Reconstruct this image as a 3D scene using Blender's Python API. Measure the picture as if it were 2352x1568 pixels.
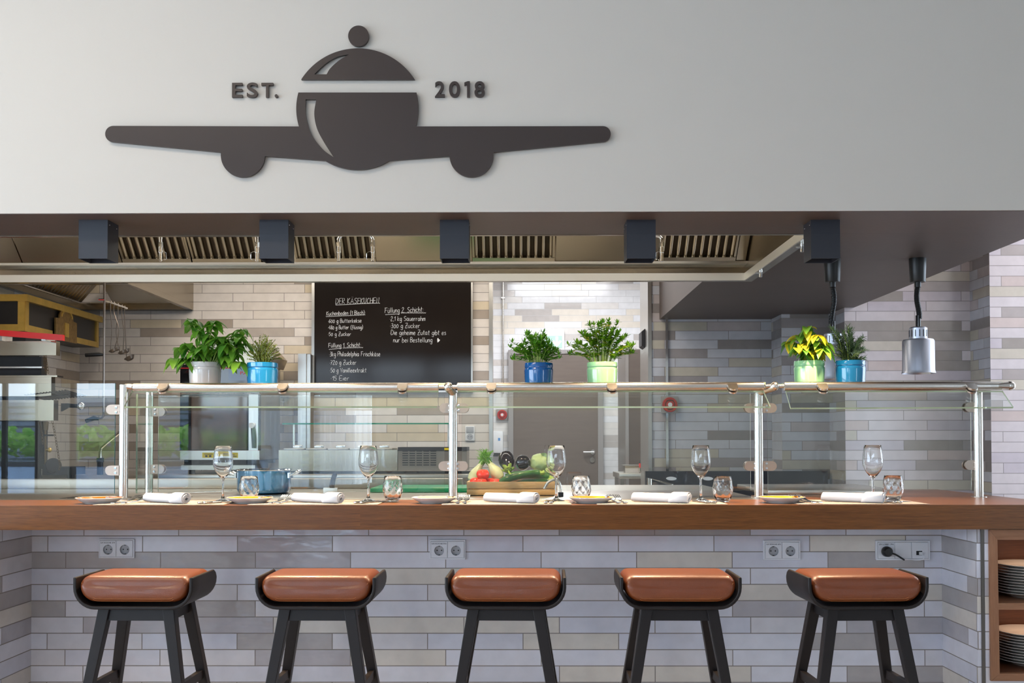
import bpy, bmesh, math, random
from mathutils import Vector, Matrix
random.seed(7)
S = bpy.context.scene
for o in list(bpy.data.objects): bpy.data.objects.remove(o)
COL = S.collection
PI = math.pi

# ------------------------------------------------------------------ camera
W, H, F = 2352.0, 1568.0, 2352.0
ZC = 1.16                                   # eye height
YAW, TILT, ROLL = math.radians(.463), math.radians(1.2), math.radians(-.08)
CX, CY = 1176.0, 966.7                      # optical axis in the picture (shifted lens)
cam_d = bpy.data.cameras.new('camera'); cam = bpy.data.objects.new('camera', cam_d); COL.objects.link(cam)
cam_d.sensor_width = 36.0; cam_d.lens = 36.0 * F / W
cam_d.shift_x = -(CX - W/2)/W; cam_d.shift_y = (CY - H/2)/W
cam_d.clip_start = .05; cam_d.clip_end = 100
CM = Matrix.Rotation(YAW, 4, 'Z') @ Matrix.Rotation(PI/2 + TILT, 4, 'X') @ Matrix.Rotation(ROLL, 4, 'Z')
cam.matrix_world = Matrix.Translation((0, 0, ZC)) @ CM
S.camera = cam
R3 = CM.to_3x3(); CP = Vector((0, 0, ZC))
def at(px, py, Y):
    """The point of the plane y = Y seen at photograph pixel (px, py)."""
    d = R3 @ Vector(((px-CX)/F, -(py-CY)/F, -1.0))
    return CP + d*(Y/d.y)
def X(px, Y, py=1000): return at(px, py, Y).x
def Z(py, Y, px=1195): return at(px, py, Y).z
def onz(px, py, z):
    d = R3 @ Vector(((px-CX)/F, -(py-CY)/F, -1.0))
    return CP + d*((z-ZC)/d.z)

# ------------------------------------------------------------------ world, daylight, exposure
S.view_settings.view_transform = 'Standard'; S.view_settings.look = 'None'
S.view_settings.exposure = 0.0; S.view_settings.gamma = 1.0; S.view_settings.use_curve_mapping = False
cy = S.cycles
cy.use_denoising = True
try: cy.denoiser = 'OPENIMAGEDENOISE'
except Exception: pass
cy.max_bounces = 10; cy.diffuse_bounces = 3; cy.glossy_bounces = 5; cy.transmission_bounces = 9; cy.transparent_max_bounces = 16
cy.caustics_reflective = False; cy.caustics_refractive = False; cy.blur_glossy = .6
cy.sample_clamp_indirect = 4.0
cy.use_adaptive_sampling = True; cy.adaptive_threshold = .02
wd = bpy.data.worlds.new('sky'); S.world = wd; wd.use_nodes = True
bg = wd.node_tree.nodes['Background']; bg.inputs[0].default_value = (.70, .845, 1.0, 1); bg.inputs[1].default_value = 10.8
def area(name, loc, rot, sx, sy, energy, col):
    l = bpy.data.lights.new(name, 'AREA'); l.shape = 'RECTANGLE'; l.size = sx; l.size_y = sy; l.energy = energy; l.color = col
    o = bpy.data.objects.new(name, l); COL.objects.link(o); o.location = loc; o.rotation_euler = rot
    return o
DAY = (.80, .90, 1.0)
WARM = (1.0, .70, .43)
def portal(name, loc, rot, sx, sy):         # guides the sky's light through a window opening
    o = area(name, loc, rot, sx, sy, 1.0, (1, 1, 1)); o.data.cycles.is_portal = True
portal('left_window_portal', (-7.52, 0.17, 1.45), (0, -PI/2, 0), 2.8, 6.75)
portal('high_window_portal', (-1.75, -5.0, 2.8), (PI/2, 0, 0), 5.6, .5)
portal('garden_door_portal', (-2.9, -5.0, 1.15), (PI/2, 0, 0), 1.8, 2.2)
portal('corner_window_portal', (-6.0, -5.0, 1.4), (PI/2, 0, 0), 2.9, 2.7)
portal('right_window_portal', (5.88, 5.3, 1.9), (0, PI/2, 0), 2.6, 2.0)
portal('added_low_window_portal', (5.88, -3.3, 1.2), (0, PI/2, 0), 2.2, 1.8)  # unseen opening added to brighten the bar front
area('dining_ceiling_light_left', (-2.6, 1.9, 3.86), (0, 0, 0), 2.4, .5, 62, (1.0, .80, .58))
area('right_ceiling_light', (4.5, 5.6, 3.57), (0, 0, 0), 1.4, 1.2, 52, (1.0, .90, .88))
area('hood_tube_light', (-1.4, 5.2, 2.42), (0, 0, 0), 5.0, .10, 15, (1.0, .93, .82))
area('kitchen_ceiling_light', (-1.2, 6.9, 2.82), (0, 0, 0), 3.6, .7, 80, (1.0, .92, .80))
area('inner_room_light', (.5, 9.6, 3.1), (0, 0, 0), 1.2, 1.2, 70, (.98, .98, 1.0))

# ------------------------------------------------------------------ materials
def lin(c):
    return tuple(((v/255)/12.92 if v/255 <= .04045 else ((v/255+.055)/1.055)**2.4) for v in c)
MATS = {}
def pm(name, rgb, rough=.5, metal=0., spec=.5, coat=0., trans=0., ior=1.45, var=0., vscale=8., bump=0., bscale=60., emit=0., lin_rgb=False, aniso=None):
    m = bpy.data.materials.new(name); m.use_nodes = True; nt = m.node_tree; b = nt.nodes['Principled BSDF']
    c = rgb if lin_rgb else lin(rgb)
    b.inputs['Base Color'].default_value = (*c, 1); b.inputs['Roughness'].default_value = rough; b.inputs['Metallic'].default_value = metal
    b.inputs['Specular IOR Level'].default_value = spec; b.inputs['Coat Weight'].default_value = coat; b.inputs['Coat Roughness'].default_value = .08
    b.inputs['Transmission Weight'].default_value = trans; b.inputs['IOR'].default_value = ior
    if emit: b.inputs['Emission Color'].default_value = (*c, 1); b.inputs['Emission Strength'].default_value = emit
    tc = nt.nodes.new('ShaderNodeTexCoord'); vec = tc.outputs['Object']
    if aniso:
        mp = nt.nodes.new('ShaderNodeMapping'); mp.inputs['Scale'].default_value = aniso; nt.links.new(vec, mp.inputs[0]); vec = mp.outputs[0]
    if var:
        n = nt.nodes.new('ShaderNodeTexNoise'); n.inputs['Scale'].default_value = vscale; n.inputs['Detail'].default_value = 4; nt.links.new(vec, n.inputs[0])
        r = nt.nodes.new('ShaderNodeMapRange'); r.inputs[1].default_value = .3; r.inputs[2].default_value = .7
        r.inputs[3].default_value = 1-var; r.inputs[4].default_value = 1+var; nt.links.new(n.outputs[0], r.inputs[0])
        mx = nt.nodes.new('ShaderNodeMix'); mx.data_type = 'RGBA'; mx.blend_type = 'MULTIPLY'; mx.inputs[0].default_value = 1
        mx.inputs[6].default_value = (*c, 1); nt.links.new(r.outputs[0], mx.inputs[7]); nt.links.new(mx.outputs[2], b.inputs['Base Color'])
    if bump:
        n = nt.nodes.new('ShaderNodeTexNoise'); n.inputs['Scale'].default_value = bscale; n.inputs['Detail'].default_value = 3; nt.links.new(vec, n.inputs[0])
        bp = nt.nodes.new('ShaderNodeBump'); bp.inputs['Strength'].default_value = bump; bp.inputs['Distance'].default_value = .01
        nt.links.new(n.outputs[0], bp.inputs['Height']); nt.links.new(bp.outputs[0], b.inputs['Normal'])
    MATS[name] = m
    return m

def tile_mat(name, axis, u0, z0, L=.406, h=.0690, k=.19, seed=0., wav=.25, rough=.14, pal=None, mode='run', grout=(132, 125, 121)):
    """Long glazed wall tiles in a three-row running bond; colour, glaze ripple and grout are all procedural."""
    m = bpy.data.materials.new(name); m.use_nodes = True; nt = m.node_tree; N = nt.nodes; LK = nt.links; b = N['Principled BSDF']
    def M(op, a, c=None, d=None):
        n = N.new('ShaderNodeMath'); n.operation = op
        for i, v in enumerate((a, c, d)):
            if v is None: continue
            if isinstance(v, (int, float)): n.inputs[i].default_value = v
            else: LK.new(v, n.inputs[i])
        return n.outputs[0]
    g = N.new('ShaderNodeNewGeometry'); s = N.new('ShaderNodeSeparateXYZ'); LK.new(g.outputs['Position'], s.inputs[0])
    u = s.outputs[0 if axis == 'x' else 1]; z = s.outputs[2]
    v = M('DIVIDE', M('SUBTRACT', z, z0), h); row = M('FLOOR', v); fv = M('FRACT', v)
    mm = M('FLOORED_MODULO', M('MULTIPLY', row, -1.), 3.)
    uu = M('SUBTRACT', M('DIVIDE', M('SUBTRACT', u, u0), L), M('MULTIPLY', mm, k)); col = M('FLOOR', uu); fu = M('FRACT', uu)
    cb = N.new('ShaderNodeCombineXYZ'); LK.new(M('ADD', col, seed), cb.inputs[0]); LK.new(M('ADD', row, seed*1.7), cb.inputs[1])
    wn = N.new('ShaderNodeTexWhiteNoise'); wn.noise_dimensions = '2D'; LK.new(cb.outputs[0], wn.inputs['Vector'])
    rp = N.new('ShaderNodeValToRGB'); rp.color_ramp.interpolation = 'CONSTANT'
    pal = pal or [(0, (219, 218, 228)), (.36, (209, 209, 221)), (.62, (214, 207, 200)), (.73, (214, 211, 217)), (.84, (172, 167, 168)), (.93, (180, 176, 182))]
    while len(rp.color_ramp.elements) < len(pal): rp.color_ramp.elements.new(.5)
    for e, (p, c) in zip(rp.color_ramp.elements, pal): e.position = p; e.color = (*lin(c), 1)
    LK.new(wn.outputs['Value'], rp.inputs[0])
    mask = M('MAXIMUM', M('LESS_THAN', fv, .0038/h), M('LESS_THAN', fu, .0038/L))
    nz = N.new('ShaderNodeTexNoise'); nz.inputs['Scale'].default_value = 14; nz.inputs['Detail'].default_value = 4; LK.new(g.outputs['Position'], nz.inputs[0])
    mr = N.new('ShaderNodeMapRange'); mr.inputs[1].default_value = .3; mr.inputs[2].default_value = .7; mr.inputs[3].default_value = .95; mr.inputs[4].default_value = 1.05; LK.new(nz.outputs[0], mr.inputs[0])
    mu = N.new('ShaderNodeMix'); mu.data_type = 'RGBA'; mu.blend_type = 'MULTIPLY'; mu.inputs[0].default_value = 1; LK.new(rp.outputs[0], mu.inputs[6]); LK.new(mr.outputs[0], mu.inputs[7])
    mx = N.new('ShaderNodeMix'); mx.data_type = 'RGBA'; LK.new(mask, mx.inputs[0]); LK.new(mu.outputs[2], mx.inputs[6]); mx.inputs[7].default_value = (*lin(grout), 1)
    LK.new(mx.outputs[2], b.inputs['Base Color'])
    rr = M('ADD', M('MULTIPLY', mask, .6), rough); LK.new(rr, b.inputs['Roughness'])
    wv = N.new('ShaderNodeTexNoise'); wv.inputs['Scale'].default_value = 26; wv.inputs['Detail'].default_value = 1.5
    mp = N.new('ShaderNodeMapping'); mp.inputs['Scale'].default_value = (.55, .55, 1.2); LK.new(g.outputs['Position'], mp.inputs[0])
    av = N.new('ShaderNodeVectorMath'); av.operation = 'ADD'; LK.new(mp.outputs[0], av.inputs[0]); LK.new(wn.outputs['Color'], av.inputs[1]); LK.new(av.outputs[0], wv.inputs[0])
    hgt = M('SUBTRACT', M('MULTIPLY', M('MULTIPLY', wv.outputs[0], wn.outputs['Value']), wav), M('MULTIPLY', mask, .5))
    bp = N.new('ShaderNodeBump'); bp.inputs['Strength'].default_value = .55; bp.inputs['Distance'].default_value = .004; LK.new(hgt, bp.inputs['Height'])
    LK.new(bp.outputs[0], b.inputs['Normal'])
    return m

def wood_mat(name, c1, c2, axis=0, rough=.32, scale=1., seams=None, coat=.15):
    m = bpy.data.materials.new(name); m.use_nodes = True; nt = m.node_tree; N = nt.nodes; LK = nt.links; b = N['Principled BSDF']
    tc = N.new('ShaderNodeNewGeometry'); vec = tc.outputs['Position']
    if seams:                                 # boards: every lamination gets its own stretch of grain
        sp = N.new('ShaderNodeSeparateXYZ'); LK.new(vec, sp.inputs[0])
        a = N.new('ShaderNodeMath'); a.operation = 'GREATER_THAN'; LK.new(sp.outputs[0], a.inputs[0]); a.inputs[1].default_value = seams[0]
        c = N.new('ShaderNodeMath'); c.operation = 'GREATER_THAN'; LK.new(sp.outputs[2], c.inputs[0]); c.inputs[1].default_value = seams[1]
        q = N.new('ShaderNodeMath'); q.operation = 'MULTIPLY_ADD'; LK.new(a.outputs[0], q.inputs[0]); q.inputs[1].default_value = 3.3; LK.new(c.outputs[0], q.inputs[2])
        cb = N.new('ShaderNodeCombineXYZ'); 
        for i in range(3): LK.new(q.outputs[0], cb.inputs[i])
        ad = N.new('ShaderNodeVectorMath'); LK.new(vec, ad.inputs[0]); LK.new(cb.outputs[0], ad.inputs[1]); vec = ad.outputs[0]
    mp = N.new('ShaderNodeMapping'); sc = [34*scale]*3; sc[axis] = 1.6*scale; mp.inputs['Scale'].default_value = sc; LK.new(vec, mp.inputs[0])
    n = N.new('ShaderNodeTexNoise'); n.inputs['Scale'].default_value = 2.2; n.inputs['Detail'].default_value = 7; n.inputs['Distortion'].default_value = 1.2; LK.new(mp.outputs[0], n.inputs[0])
    mp2 = N.new('ShaderNodeMapping'); s2 = [420*scale]*3; s2[axis] = 14*scale; mp2.inputs['Scale'].default_value = s2; LK.new(vec, mp2.inputs[0])
    n2 = N.new('ShaderNodeTexNoise'); n2.inputs['Scale'].default_value = 1.5; n2.inputs['Detail'].default_value = 3; LK.new(mp2.outputs[0], n2.inputs[0])
    mi = N.new('ShaderNodeMath'); mi.operation = 'MULTIPLY_ADD'; LK.new(n2.outputs[0], mi.inputs[0]); mi.inputs[1].default_value = .55; 
    m3 = N.new('ShaderNodeMath'); m3.operation = 'MULTIPLY'; LK.new(n.outputs[0], m3.inputs[0]); m3.inputs[1].default_value = .5; LK.new(m3.outputs[0], mi.inputs[2])
    rp = N.new('ShaderNodeValToRGB'); rp.color_ramp.elements[0].position = .28; rp.color_ramp.elements[1].position = .74
    rp.color_ramp.elements[0].color = (*lin(c1), 1); rp.color_ramp.elements[1].color = (*lin(c2), 1); LK.new(mi.outputs[0], rp.inputs[0]); b.inputs['Specular IOR Level'].default_value = .3
    LK.new(rp.outputs[0], b.inputs['Base Color']); b.inputs['Roughness'].default_value = rough; b.inputs['Coat Weight'].default_value = coat; b.inputs['Coat Roughness'].default_value = .2
    bp = N.new('ShaderNodeBump'); bp.inputs['Strength'].default_value = .12; bp.inputs['Distance'].default_value = .002; LK.new(mi.outputs[0], bp.inputs['Height']); LK.new(bp.outputs[0], b.inputs['Normal'])
    return m

def steel_mat(name, rgb, rough, axis=0, amt=.05):
    """Brushed stainless: the brushing is a streaked roughness and a faint streaked bump."""
    m = bpy.data.materials.new(name); m.use_nodes = True; nt = m.node_tree; N = nt.nodes; LK = nt.links; b = N['Principled BSDF']
    b.inputs['Base Color'].default_value = (*lin(rgb), 1); b.inputs['Metallic'].default_value = 1
    g = N.new('ShaderNodeNewGeometry'); mp = N.new('ShaderNodeMapping'); sc = [190.]*3; sc[axis] = 3.; mp.inputs['Scale'].default_value = sc; LK.new(g.outputs['Position'], mp.inputs[0])
    n = N.new('ShaderNodeTexNoise'); n.inputs['Scale'].default_value = 1; n.inputs['Detail'].default_value = 3; LK.new(mp.outputs[0], n.inputs[0])
    r = N.new('ShaderNodeMapRange'); r.inputs[3].default_value = rough-amt; r.inputs[4].default_value = rough+amt; LK.new(n.outputs[0], r.inputs[0]); LK.new(r.outputs[0], b.inputs['Roughness'])
    return m

def pane_mat(name, tint, refl=1.0):
    """Flat pane glass: lets light through and mirrors it by its Fresnel share."""
    m = bpy.data.materials.new(name); m.use_nodes = True; nt = m.node_tree; N = nt.nodes; LK = nt.links
    N.remove(N['Principled BSDF']); out = N['Material Output']
    t = N.new('ShaderNodeBsdfTransparent'); t.inputs[0].default_value = (*tint, 1)
    gl = N.new('ShaderNodeBsdfGlossy'); gl.inputs['Roughness'].default_value = .0; gl.inputs[0].default_value = (refl, refl, refl, 1)
    fr = N.new('ShaderNodeFresnel'); ge = N.new('ShaderNodeNewGeometry'); io = N.new('ShaderNodeMix')
    io.inputs[2].default_value = 1.5; io.inputs[3].default_value = 1/1.5; LK.new(ge.outputs['Backfacing'], io.inputs[0]); LK.new(io.outputs[0], fr.inputs[0])   # same share on both skins
    mx = N.new('ShaderNodeMixShader'); LK.new(fr.outputs[0], mx.inputs[0]); LK.new(t.outputs[0], mx.inputs[1]); LK.new(gl.outputs[0], mx.inputs[2]); LK.new(mx.outputs[0], out.inputs[0])
    return m

def leaf_mat(name, c1, c2, rough=.4):
    m = bpy.data.materials.new(name); m.use_nodes = True; nt = m.node_tree; N = nt.nodes; LK = nt.links; b = N['Principled BSDF']
    g = N.new('ShaderNodeNewGeometry'); n = N.new('ShaderNodeTexNoise'); n.inputs['Scale'].default_value = 24; n.inputs['Detail'].default_value = 2; LK.new(g.outputs['Position'], n.inputs[0])
    ri = N.new('ShaderNodeMath'); ri.operation = 'MULTIPLY_ADD'; LK.new(g.outputs['Random Per Island'], ri.inputs[0]); ri.inputs[1].default_value = .7
    hf = N.new('ShaderNodeMath'); hf.operation = 'MULTIPLY_ADD'; LK.new(n.outputs[0], hf.inputs[0]); hf.inputs[1].default_value = .6; hf.inputs[2].default_value = -.15; LK.new(hf.outputs[0], ri.inputs[2])
    rp = N.new('ShaderNodeValToRGB'); rp.color_ramp.elements[0].color = (*lin(c1), 1); rp.color_ramp.elements[1].color = (*lin(c2), 1); LK.new(ri.outputs[0], rp.inputs[0])
    LK.new(rp.outputs[0], b.inputs['Base Color']); b.inputs['Roughness'].default_value = rough
    tl = N.new('ShaderNodeBsdfTranslucent'); LK.new(rp.outputs[0], tl.inputs[0]); mx = N.new('ShaderNodeMixShader'); mx.inputs[0].default_value = .38
    LK.new(b.outputs[0], mx.inputs[1]); LK.new(tl.outputs[0], mx.inputs[2]); LK.new(mx.outputs[0], N['Material Output'].inputs[0])
    return m

# ------------------------------------------------------------------ mesh helpers
class MB:
    def __init__(s): s.bm = bmesh.new(); s.mi = 0; s.nb = 0
    def _f(s, vs):
        try: f = s.bm.faces.new(vs); f.material_index = s.mi; return f
        except ValueError: return None
    def box(s, x0, x1, y0, y1, z0, z1, bev=0., seg=2, M=None):
        e = .00011*(s.nb % 7); s.nb += 1; x0 -= e; x1 += e; y0 -= e; y1 += e; z0 -= e; z1 += e     # keeps joined boxes from sharing faces
        t = bmesh.new(); bmesh.ops.create_cube(t, size=1)
        for v in t.verts: v.co = Vector(((x0+x1)/2+v.co.x*(x1-x0), (y0+y1)/2+v.co.y*(y1-y0), (z0+z1)/2+v.co.z*(z1-z0)))
        if bev: bmesh.ops.bevel(t, geom=t.edges[:], offset=bev, segments=seg, profile=.5, affect='EDGES')
        return s.add(t, M)
    def add(s, t, M=None):
        mp = {}
        for v in t.verts: mp[v] = s.bm.verts.new(M @ v.co if M else v.co)
        for f in t.faces: s._f([mp[v] for v in f.verts])
        t.free(); return s
    def lathe(s, prof, seg=32, c=(0, 0, 0), M=None, mod=None):
        rings = []
        for r, z in prof:
            if r < 1e-6: rings.append([s.bm.verts.new(Vector((c[0], c[1], c[2]+z)) if not M else M @ Vector((0, 0, z)))])
            else:
                ring = []
                for i in range(seg):
                    a = 2*PI*i/seg; q = r*(mod(a, z) if mod else 1)
                    p = Vector((q*math.cos(a), q*math.sin(a), z)); ring.append(s.bm.verts.new(M @ p if M else p+Vector(c)))
                rings.append(ring)
        for a, b in zip(rings, rings[1:]):
            for i in range(seg):
                j = (i+1) % seg
                if len(a) == 1 and len(b) == 1: continue
                if len(a) == 1: s._f((a[0], b[j], b[i]))
                elif len(b) == 1: s._f((a[i], a[j], b[0]))
                else: s._f((a[i], a[j], b[j], b[i]))
        return s
    def cyl(s, p0, p1, r0, r1=None, seg=20):
        p0, p1 = Vector(p0), Vector(p1); r1 = r0 if r1 is None else r1; d = p1-p0; L = d.length
        M = Matrix.Translation(p0) @ d.to_track_quat('Z', 'Y').to_matrix().to_4x4()
        return s.lathe([(0, 0), (r0, 0), (r1, L), (0, L)], seg, M=M)
    def ball(s, c, r, seg=20, sc=(1, 1, 1), M=None):
        t = bmesh.new(); bmesh.ops.create_uvsphere(t, u_segments=seg, v_segments=max(6, seg//2), radius=r)
        for v in t.verts: v.co = Vector((v.co.x*sc[0], v.co.y*sc[1], v.co.z*sc[2]))
        return s.add(t, (Matrix.Translation(c) @ M) if M else Matrix.Translation(c))
    def tube(s, pts, r, seg=10, rr=None, cap=True):
        pts = [Vector(p) for p in pts]; rings = []; up = None
        for i, p in enumerate(pts):
            d = (pts[min(i+1, len(pts)-1)]-pts[max(i-1, 0)]); d = d.normalized() if d.length > 1e-9 else Vector((0, 0, 1))
            if up is None: up = Vector((0, 0, 1)) if abs(d.z) < .9 else Vector((1, 0, 0))
            a = d.cross(up); a = a.normalized() if a.length > 1e-6 else d.orthogonal().normalized(); b = a.cross(d).normalized(); up = b
            q = rr[i] if rr else r
            rings.append([s.bm.verts.new(p+a*math.cos(2*PI*k/seg)*q+b*math.sin(2*PI*k/seg)*q) for k in range(seg)])
        for a, b in zip(rings, rings[1:]):
            for i in range(seg): s._f((a[i], a[(i+1) % seg], b[(i+1) % seg], b[i]))
        if cap: s._f(rings[0][::-1]); s._f(rings[-1])
        return s
    def loft(s, rings, closed=True, cap=True):
        R = [[s.bm.verts.new(Vector(p)) for p in r] for r in rings]; n = len(R[0])
        for a, b in zip(R, R[1:]):
            for i in range(n if closed else n-1): s._f((a[i], a[(i+1) % n], b[(i+1) % n], b[i]))
        if cap and closed: s._f(R[0][::-1]); s._f(R[-1])
        return s
    def quad(s, a, b, c, d): s._f([s.bm.verts.new(Vector(p)) for p in (a, b, c, d)]); return s
    def poly(s, pts, d, holes=()):
        """Flat polygon (list of 3-D points, optional holes) thickened by vector d."""
        t = bmesh.new(); ed = []
        for ring in (pts, *holes):
            vs = [t.verts.new(Vector(p)) for p in ring]
            ed += [t.edges.new((vs[i], vs[(i+1) % len(vs)])) for i in range(len(vs))]
        bmesh.ops.triangle_fill(t, edges=ed, use_beauty=True)
        r = bmesh.ops.extrude_face_region(t, geom=t.faces[:])
        for e in r['geom']:
            if isinstance(e, bmesh.types.BMVert): e.co += Vector(d)
        bmesh.ops.recalc_face_normals(t, faces=t.faces[:])
        return s.add(t)
    def m(s, i): s.mi = i; return s
    def build(s, name, mats, parent=None, smooth=.6, norm=True, wn=False):
        if norm: bmesh.ops.recalc_face_normals(s.bm, faces=s.bm.faces[:])
        me = bpy.data.meshes.new(name); s.bm.to_mesh(me); s.bm.free()
        for mt in (mats if isinstance(mats, (list, tuple)) else [mats]): me.materials.append(mt)
        if smooth:
            for p in me.polygons: p.use_smooth = True
            me.set_sharp_from_angle(angle=smooth)
        o = bpy.data.objects.new(name, me); COL.objects.link(o)
        if parent: o.parent = parent
        return o
def tag(o, label=None, cat=None, group=None, kind=None):
    if label: o['label'] = label
    if cat: o['category'] = cat
    if group: o['group'] = group
    if kind: o['kind'] = kind
    return o
def thing(name, label, cat, loc=(0, 0, 0), rz=0., group=None):
    o = bpy.data.objects.new(name, None); COL.objects.link(o); o.location = loc; o.rotation_euler = (0, 0, rz); o.empty_display_size = .05
    return tag(o, label, cat, group)
def kids(o): return [c for c in COL.objects if c.parent == o]
def dup(root, loc, rz=None, label=None, group=None):
    tree = {}
    def cp(o, par):
        c = o.copy(); COL.objects.link(c)
        if par: c.parent = par
        for k in [q for q in ALLK(o)]: cp(k, c)
        return c
    r = cp(root, None); r.location = loc
    if rz is not None: r.rotation_euler = (0, 0, rz)
    if label: r['label'] = label
    if group: r['group'] = group
    return r
def ALLK(o): return list(o.children)
def struct(name, mb, m, **k): return tag(mb.build(name, m, smooth=k.pop('smooth', None), **k), kind='structure')
def catmull(P, n=6):
    P = [Vector(p) for p in P]; out = []
    for i in range(len(P)-1):
        a = P[i-1] if i else P[0]*2-P[1]; b = P[i]; c = P[i+1]; d = P[i+2] if i+2 < len(P) else P[-1]*2-P[-2]
        for k in range(n):
            t = k/n; out.append(.5*((2*b)+(c-a)*t+(2*a-5*b+4*c-d)*t*t+(3*b-a-3*c+d)*t*t*t))
    return out+[P[-1]]
def glyph(ch, x0, x1, z0, z1, Y, depth, bold=0.):
    """One raised letter filling the rectangle x0..x1, z0..z1 of the plane y = Y."""
    cu = bpy.data.curves.new('g', 'FONT'); cu.body = ch; cu.extrude = .01; cu.offset = bold; cu.resolution_u = 6
    o = bpy.data.objects.new('g', cu); COL.objects.link(o); bpy.context.view_layer.update()
    me = bpy.data.meshes.new_from_object(o.evaluated_get(bpy.context.evaluated_depsgraph_get()))
    bpy.data.objects.remove(o); bpy.data.curves.remove(cu)
    xs = [v.co.x for v in me.vertices]; ys = [v.co.y for v in me.vertices]; a, b, c, d = min(xs), max(xs), min(ys), max(ys)
    t = bmesh.new(); t.from_mesh(me); bpy.data.meshes.remove(me)
    for v in t.verts:
        v.co = Vector((x0+(v.co.x-a)/(b-a)*(x1-x0), Y - (depth if v.co.z > 0 else 0), z0+(v.co.y-c)/(d-c)*(z1-z0)))
    return t
def text(s, x0, x1, z0, z1, Y, depth=.0006):
    return glyph(s, x0, x1, z0, z1, Y, depth)
# ------------------------------------------------------------------ palette
CT = ZC - .244            # bar top
SOF = ZC + .934           # underside of the dark lowered ceiling
white_paint = pm('white_paint', (190, 184, 176), .55, bump=.03, bscale=220)
ceil_white = pm('ceiling_paint', (215, 215, 215), .7)
dark_paint = pm('dark_brown_paint', (76, 65, 61), .45, var=.06, vscale=5, bump=.04, bscale=90)
sign_brown = pm('bronze_plate', (54, 45, 42), .33, spec=.4, var=.05, vscale=3)
steel = steel_mat('brushed_steel', (202, 198, 190), .30)
steel_d = steel_mat('hood_steel', (172, 161, 143), .22)
steel_v = steel_mat('brushed_steel_upright', (200, 197, 192), .30, axis=2)
tube_steel = pm('satin_tube_steel', (205, 200, 193), .24, metal=1)
chrome = pm('chrome', (225, 225, 225), .08, metal=1)
clamp_m = pm('satin_clamp', (172, 158, 146), .38, metal=1)
brass = pm('brass', (214, 178, 92), .34, metal=.75, var=.12, vscale=14)
brass_old = pm('aged_brass', (146, 116, 70), .42, metal=.7, var=.25, vscale=40, bump=.2, bscale=90)
black_m = pm('black_satin_metal', (36, 38, 46), .42, var=.04)
black_iron = pm('black_iron', (34, 34, 38), .5, bump=.1, bscale=60)
black_plast = pm('black_plastic', (22, 22, 23), .38)
black_gloss = pm('black_glass', (20, 20, 24), .06)
canopy_black = pm('black_lacquer', (44, 41, 40), .35)
red_m = pm('red_lacquer', (235, 22, 20), .3, coat=.4)
white_pl = pm('white_plastic', (226, 226, 228), .35)
socket_m = pm('aluminium_grey_plastic', (222, 223, 230), .35)
socket_in = pm('socket_recess', (170, 172, 178), .4)
lamp_alu = pm('lamp_aluminium', (188, 192, 205), .34, metal=.85)
lamp_in = pm('lamp_inside', (120, 84, 60), .4)
dark_tube = pm('dark_steel_tube', (128, 118, 110), .3, metal=1)
board_m = pm('chalkboard_black', (30, 25, 23), .14, spec=.4, var=.12, vscale=3)
chalk = pm('chalk', (222, 222, 224), .9)
green_board = pm('green_cutting_board', (20, 148, 96), .45, var=.05)
oak = wood_mat('oak_counter', (74, 42, 16), (124, 77, 34), 0, .30, seams=(-.624, CT-.046), coat=.04)
oak_pale = wood_mat('pale_oak', (128, 88, 62), (160, 116, 88), 0, .42, coat=0.)
oak_pale_v = wood_mat('pale_oak_upright', (128, 88, 62), (160, 116, 88), 2, .42, coat=0.)
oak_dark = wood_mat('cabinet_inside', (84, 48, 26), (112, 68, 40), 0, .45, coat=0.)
crate_m = wood_mat('crate_pine', (186, 146, 96), (214, 178, 128), 0, .6, coat=0.)
floor_m = wood_mat('floor_boards', (176, 170, 164), (206, 202, 198), 1, .4)
leather = pm('tan_leather', (110, 53, 22), .37, spec=.6, coat=.08, var=.10, vscale=9, bump=.10, bscale=260)
stitch_m = pm('stitching', (176, 112, 62), .7)
stool_black = pm('black_stained_wood', (26, 21, 21), .46, spec=.3, var=.08, vscale=20)
linen = pm('white_linen', (236, 236, 238), .85, bump=.12, bscale=500)
mat_m = pm('woven_placemat', (160, 149, 140), .8, var=.22, vscale=330, bump=.25, bscale=500)
china = pm('white_china', (232, 230, 228), .14, coat=.3)
china_warm = pm('stacked_china', (230, 224, 218), .16, coat=.3)
glaze_o = pm('orange_glaze', (205, 84, 20), .14, coat=.4, var=.08, vscale=30)
glaze_y = pm('yellow_glaze', (216, 142, 36), .14, coat=.4, var=.06, vscale=30)
glaze_c = pm('cream_glaze', (226, 190, 138), .14, coat=.4, var=.06, vscale=30)
cutlery = pm('polished_cutlery', (214, 212, 208), .12, metal=1)
glass_m = pm('clear_glass', (255, 255, 255), .0, trans=1., ior=1.46)
pane = pane_mat('pane_glass', (.955, .975, .965))
pane_edge = pm('glass_edge', (205, 232, 190), .15, trans=.4, ior=1.3)
pane_edge_v = pm('glass_edge_pale', (150, 178, 160), .15, trans=.7, ior=1.2)
pane_edge_b = pm('glass_edge_blue', (60, 160, 175), .12, trans=.5, ior=1.3)
soil = pm('potting_soil', (44, 32, 24), .95, bump=.8, bscale=120)
stem_m = pm('green_stems', (150, 172, 80), .5, var=.2, vscale=30)
pot_white = pm('white_glazed_pot', (192, 190, 188), .10, coat=.5)
pot_lblue = pm('turquoise_glazed_pot', (26, 122, 178), .10, coat=.5)
pot_blue = pm('blue_glazed_pot', (0, 82, 148), .10, coat=.5)
pot_green = pm('green_glazed_pot', (146, 202, 148), .12, coat=.5)
pot_pblue = pm('petrol_glazed_pot', (16, 96, 144), .10, coat=.5)
pan_blue = pm('blue_enamel', (20, 106, 150), .10, coat=.6)
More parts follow.
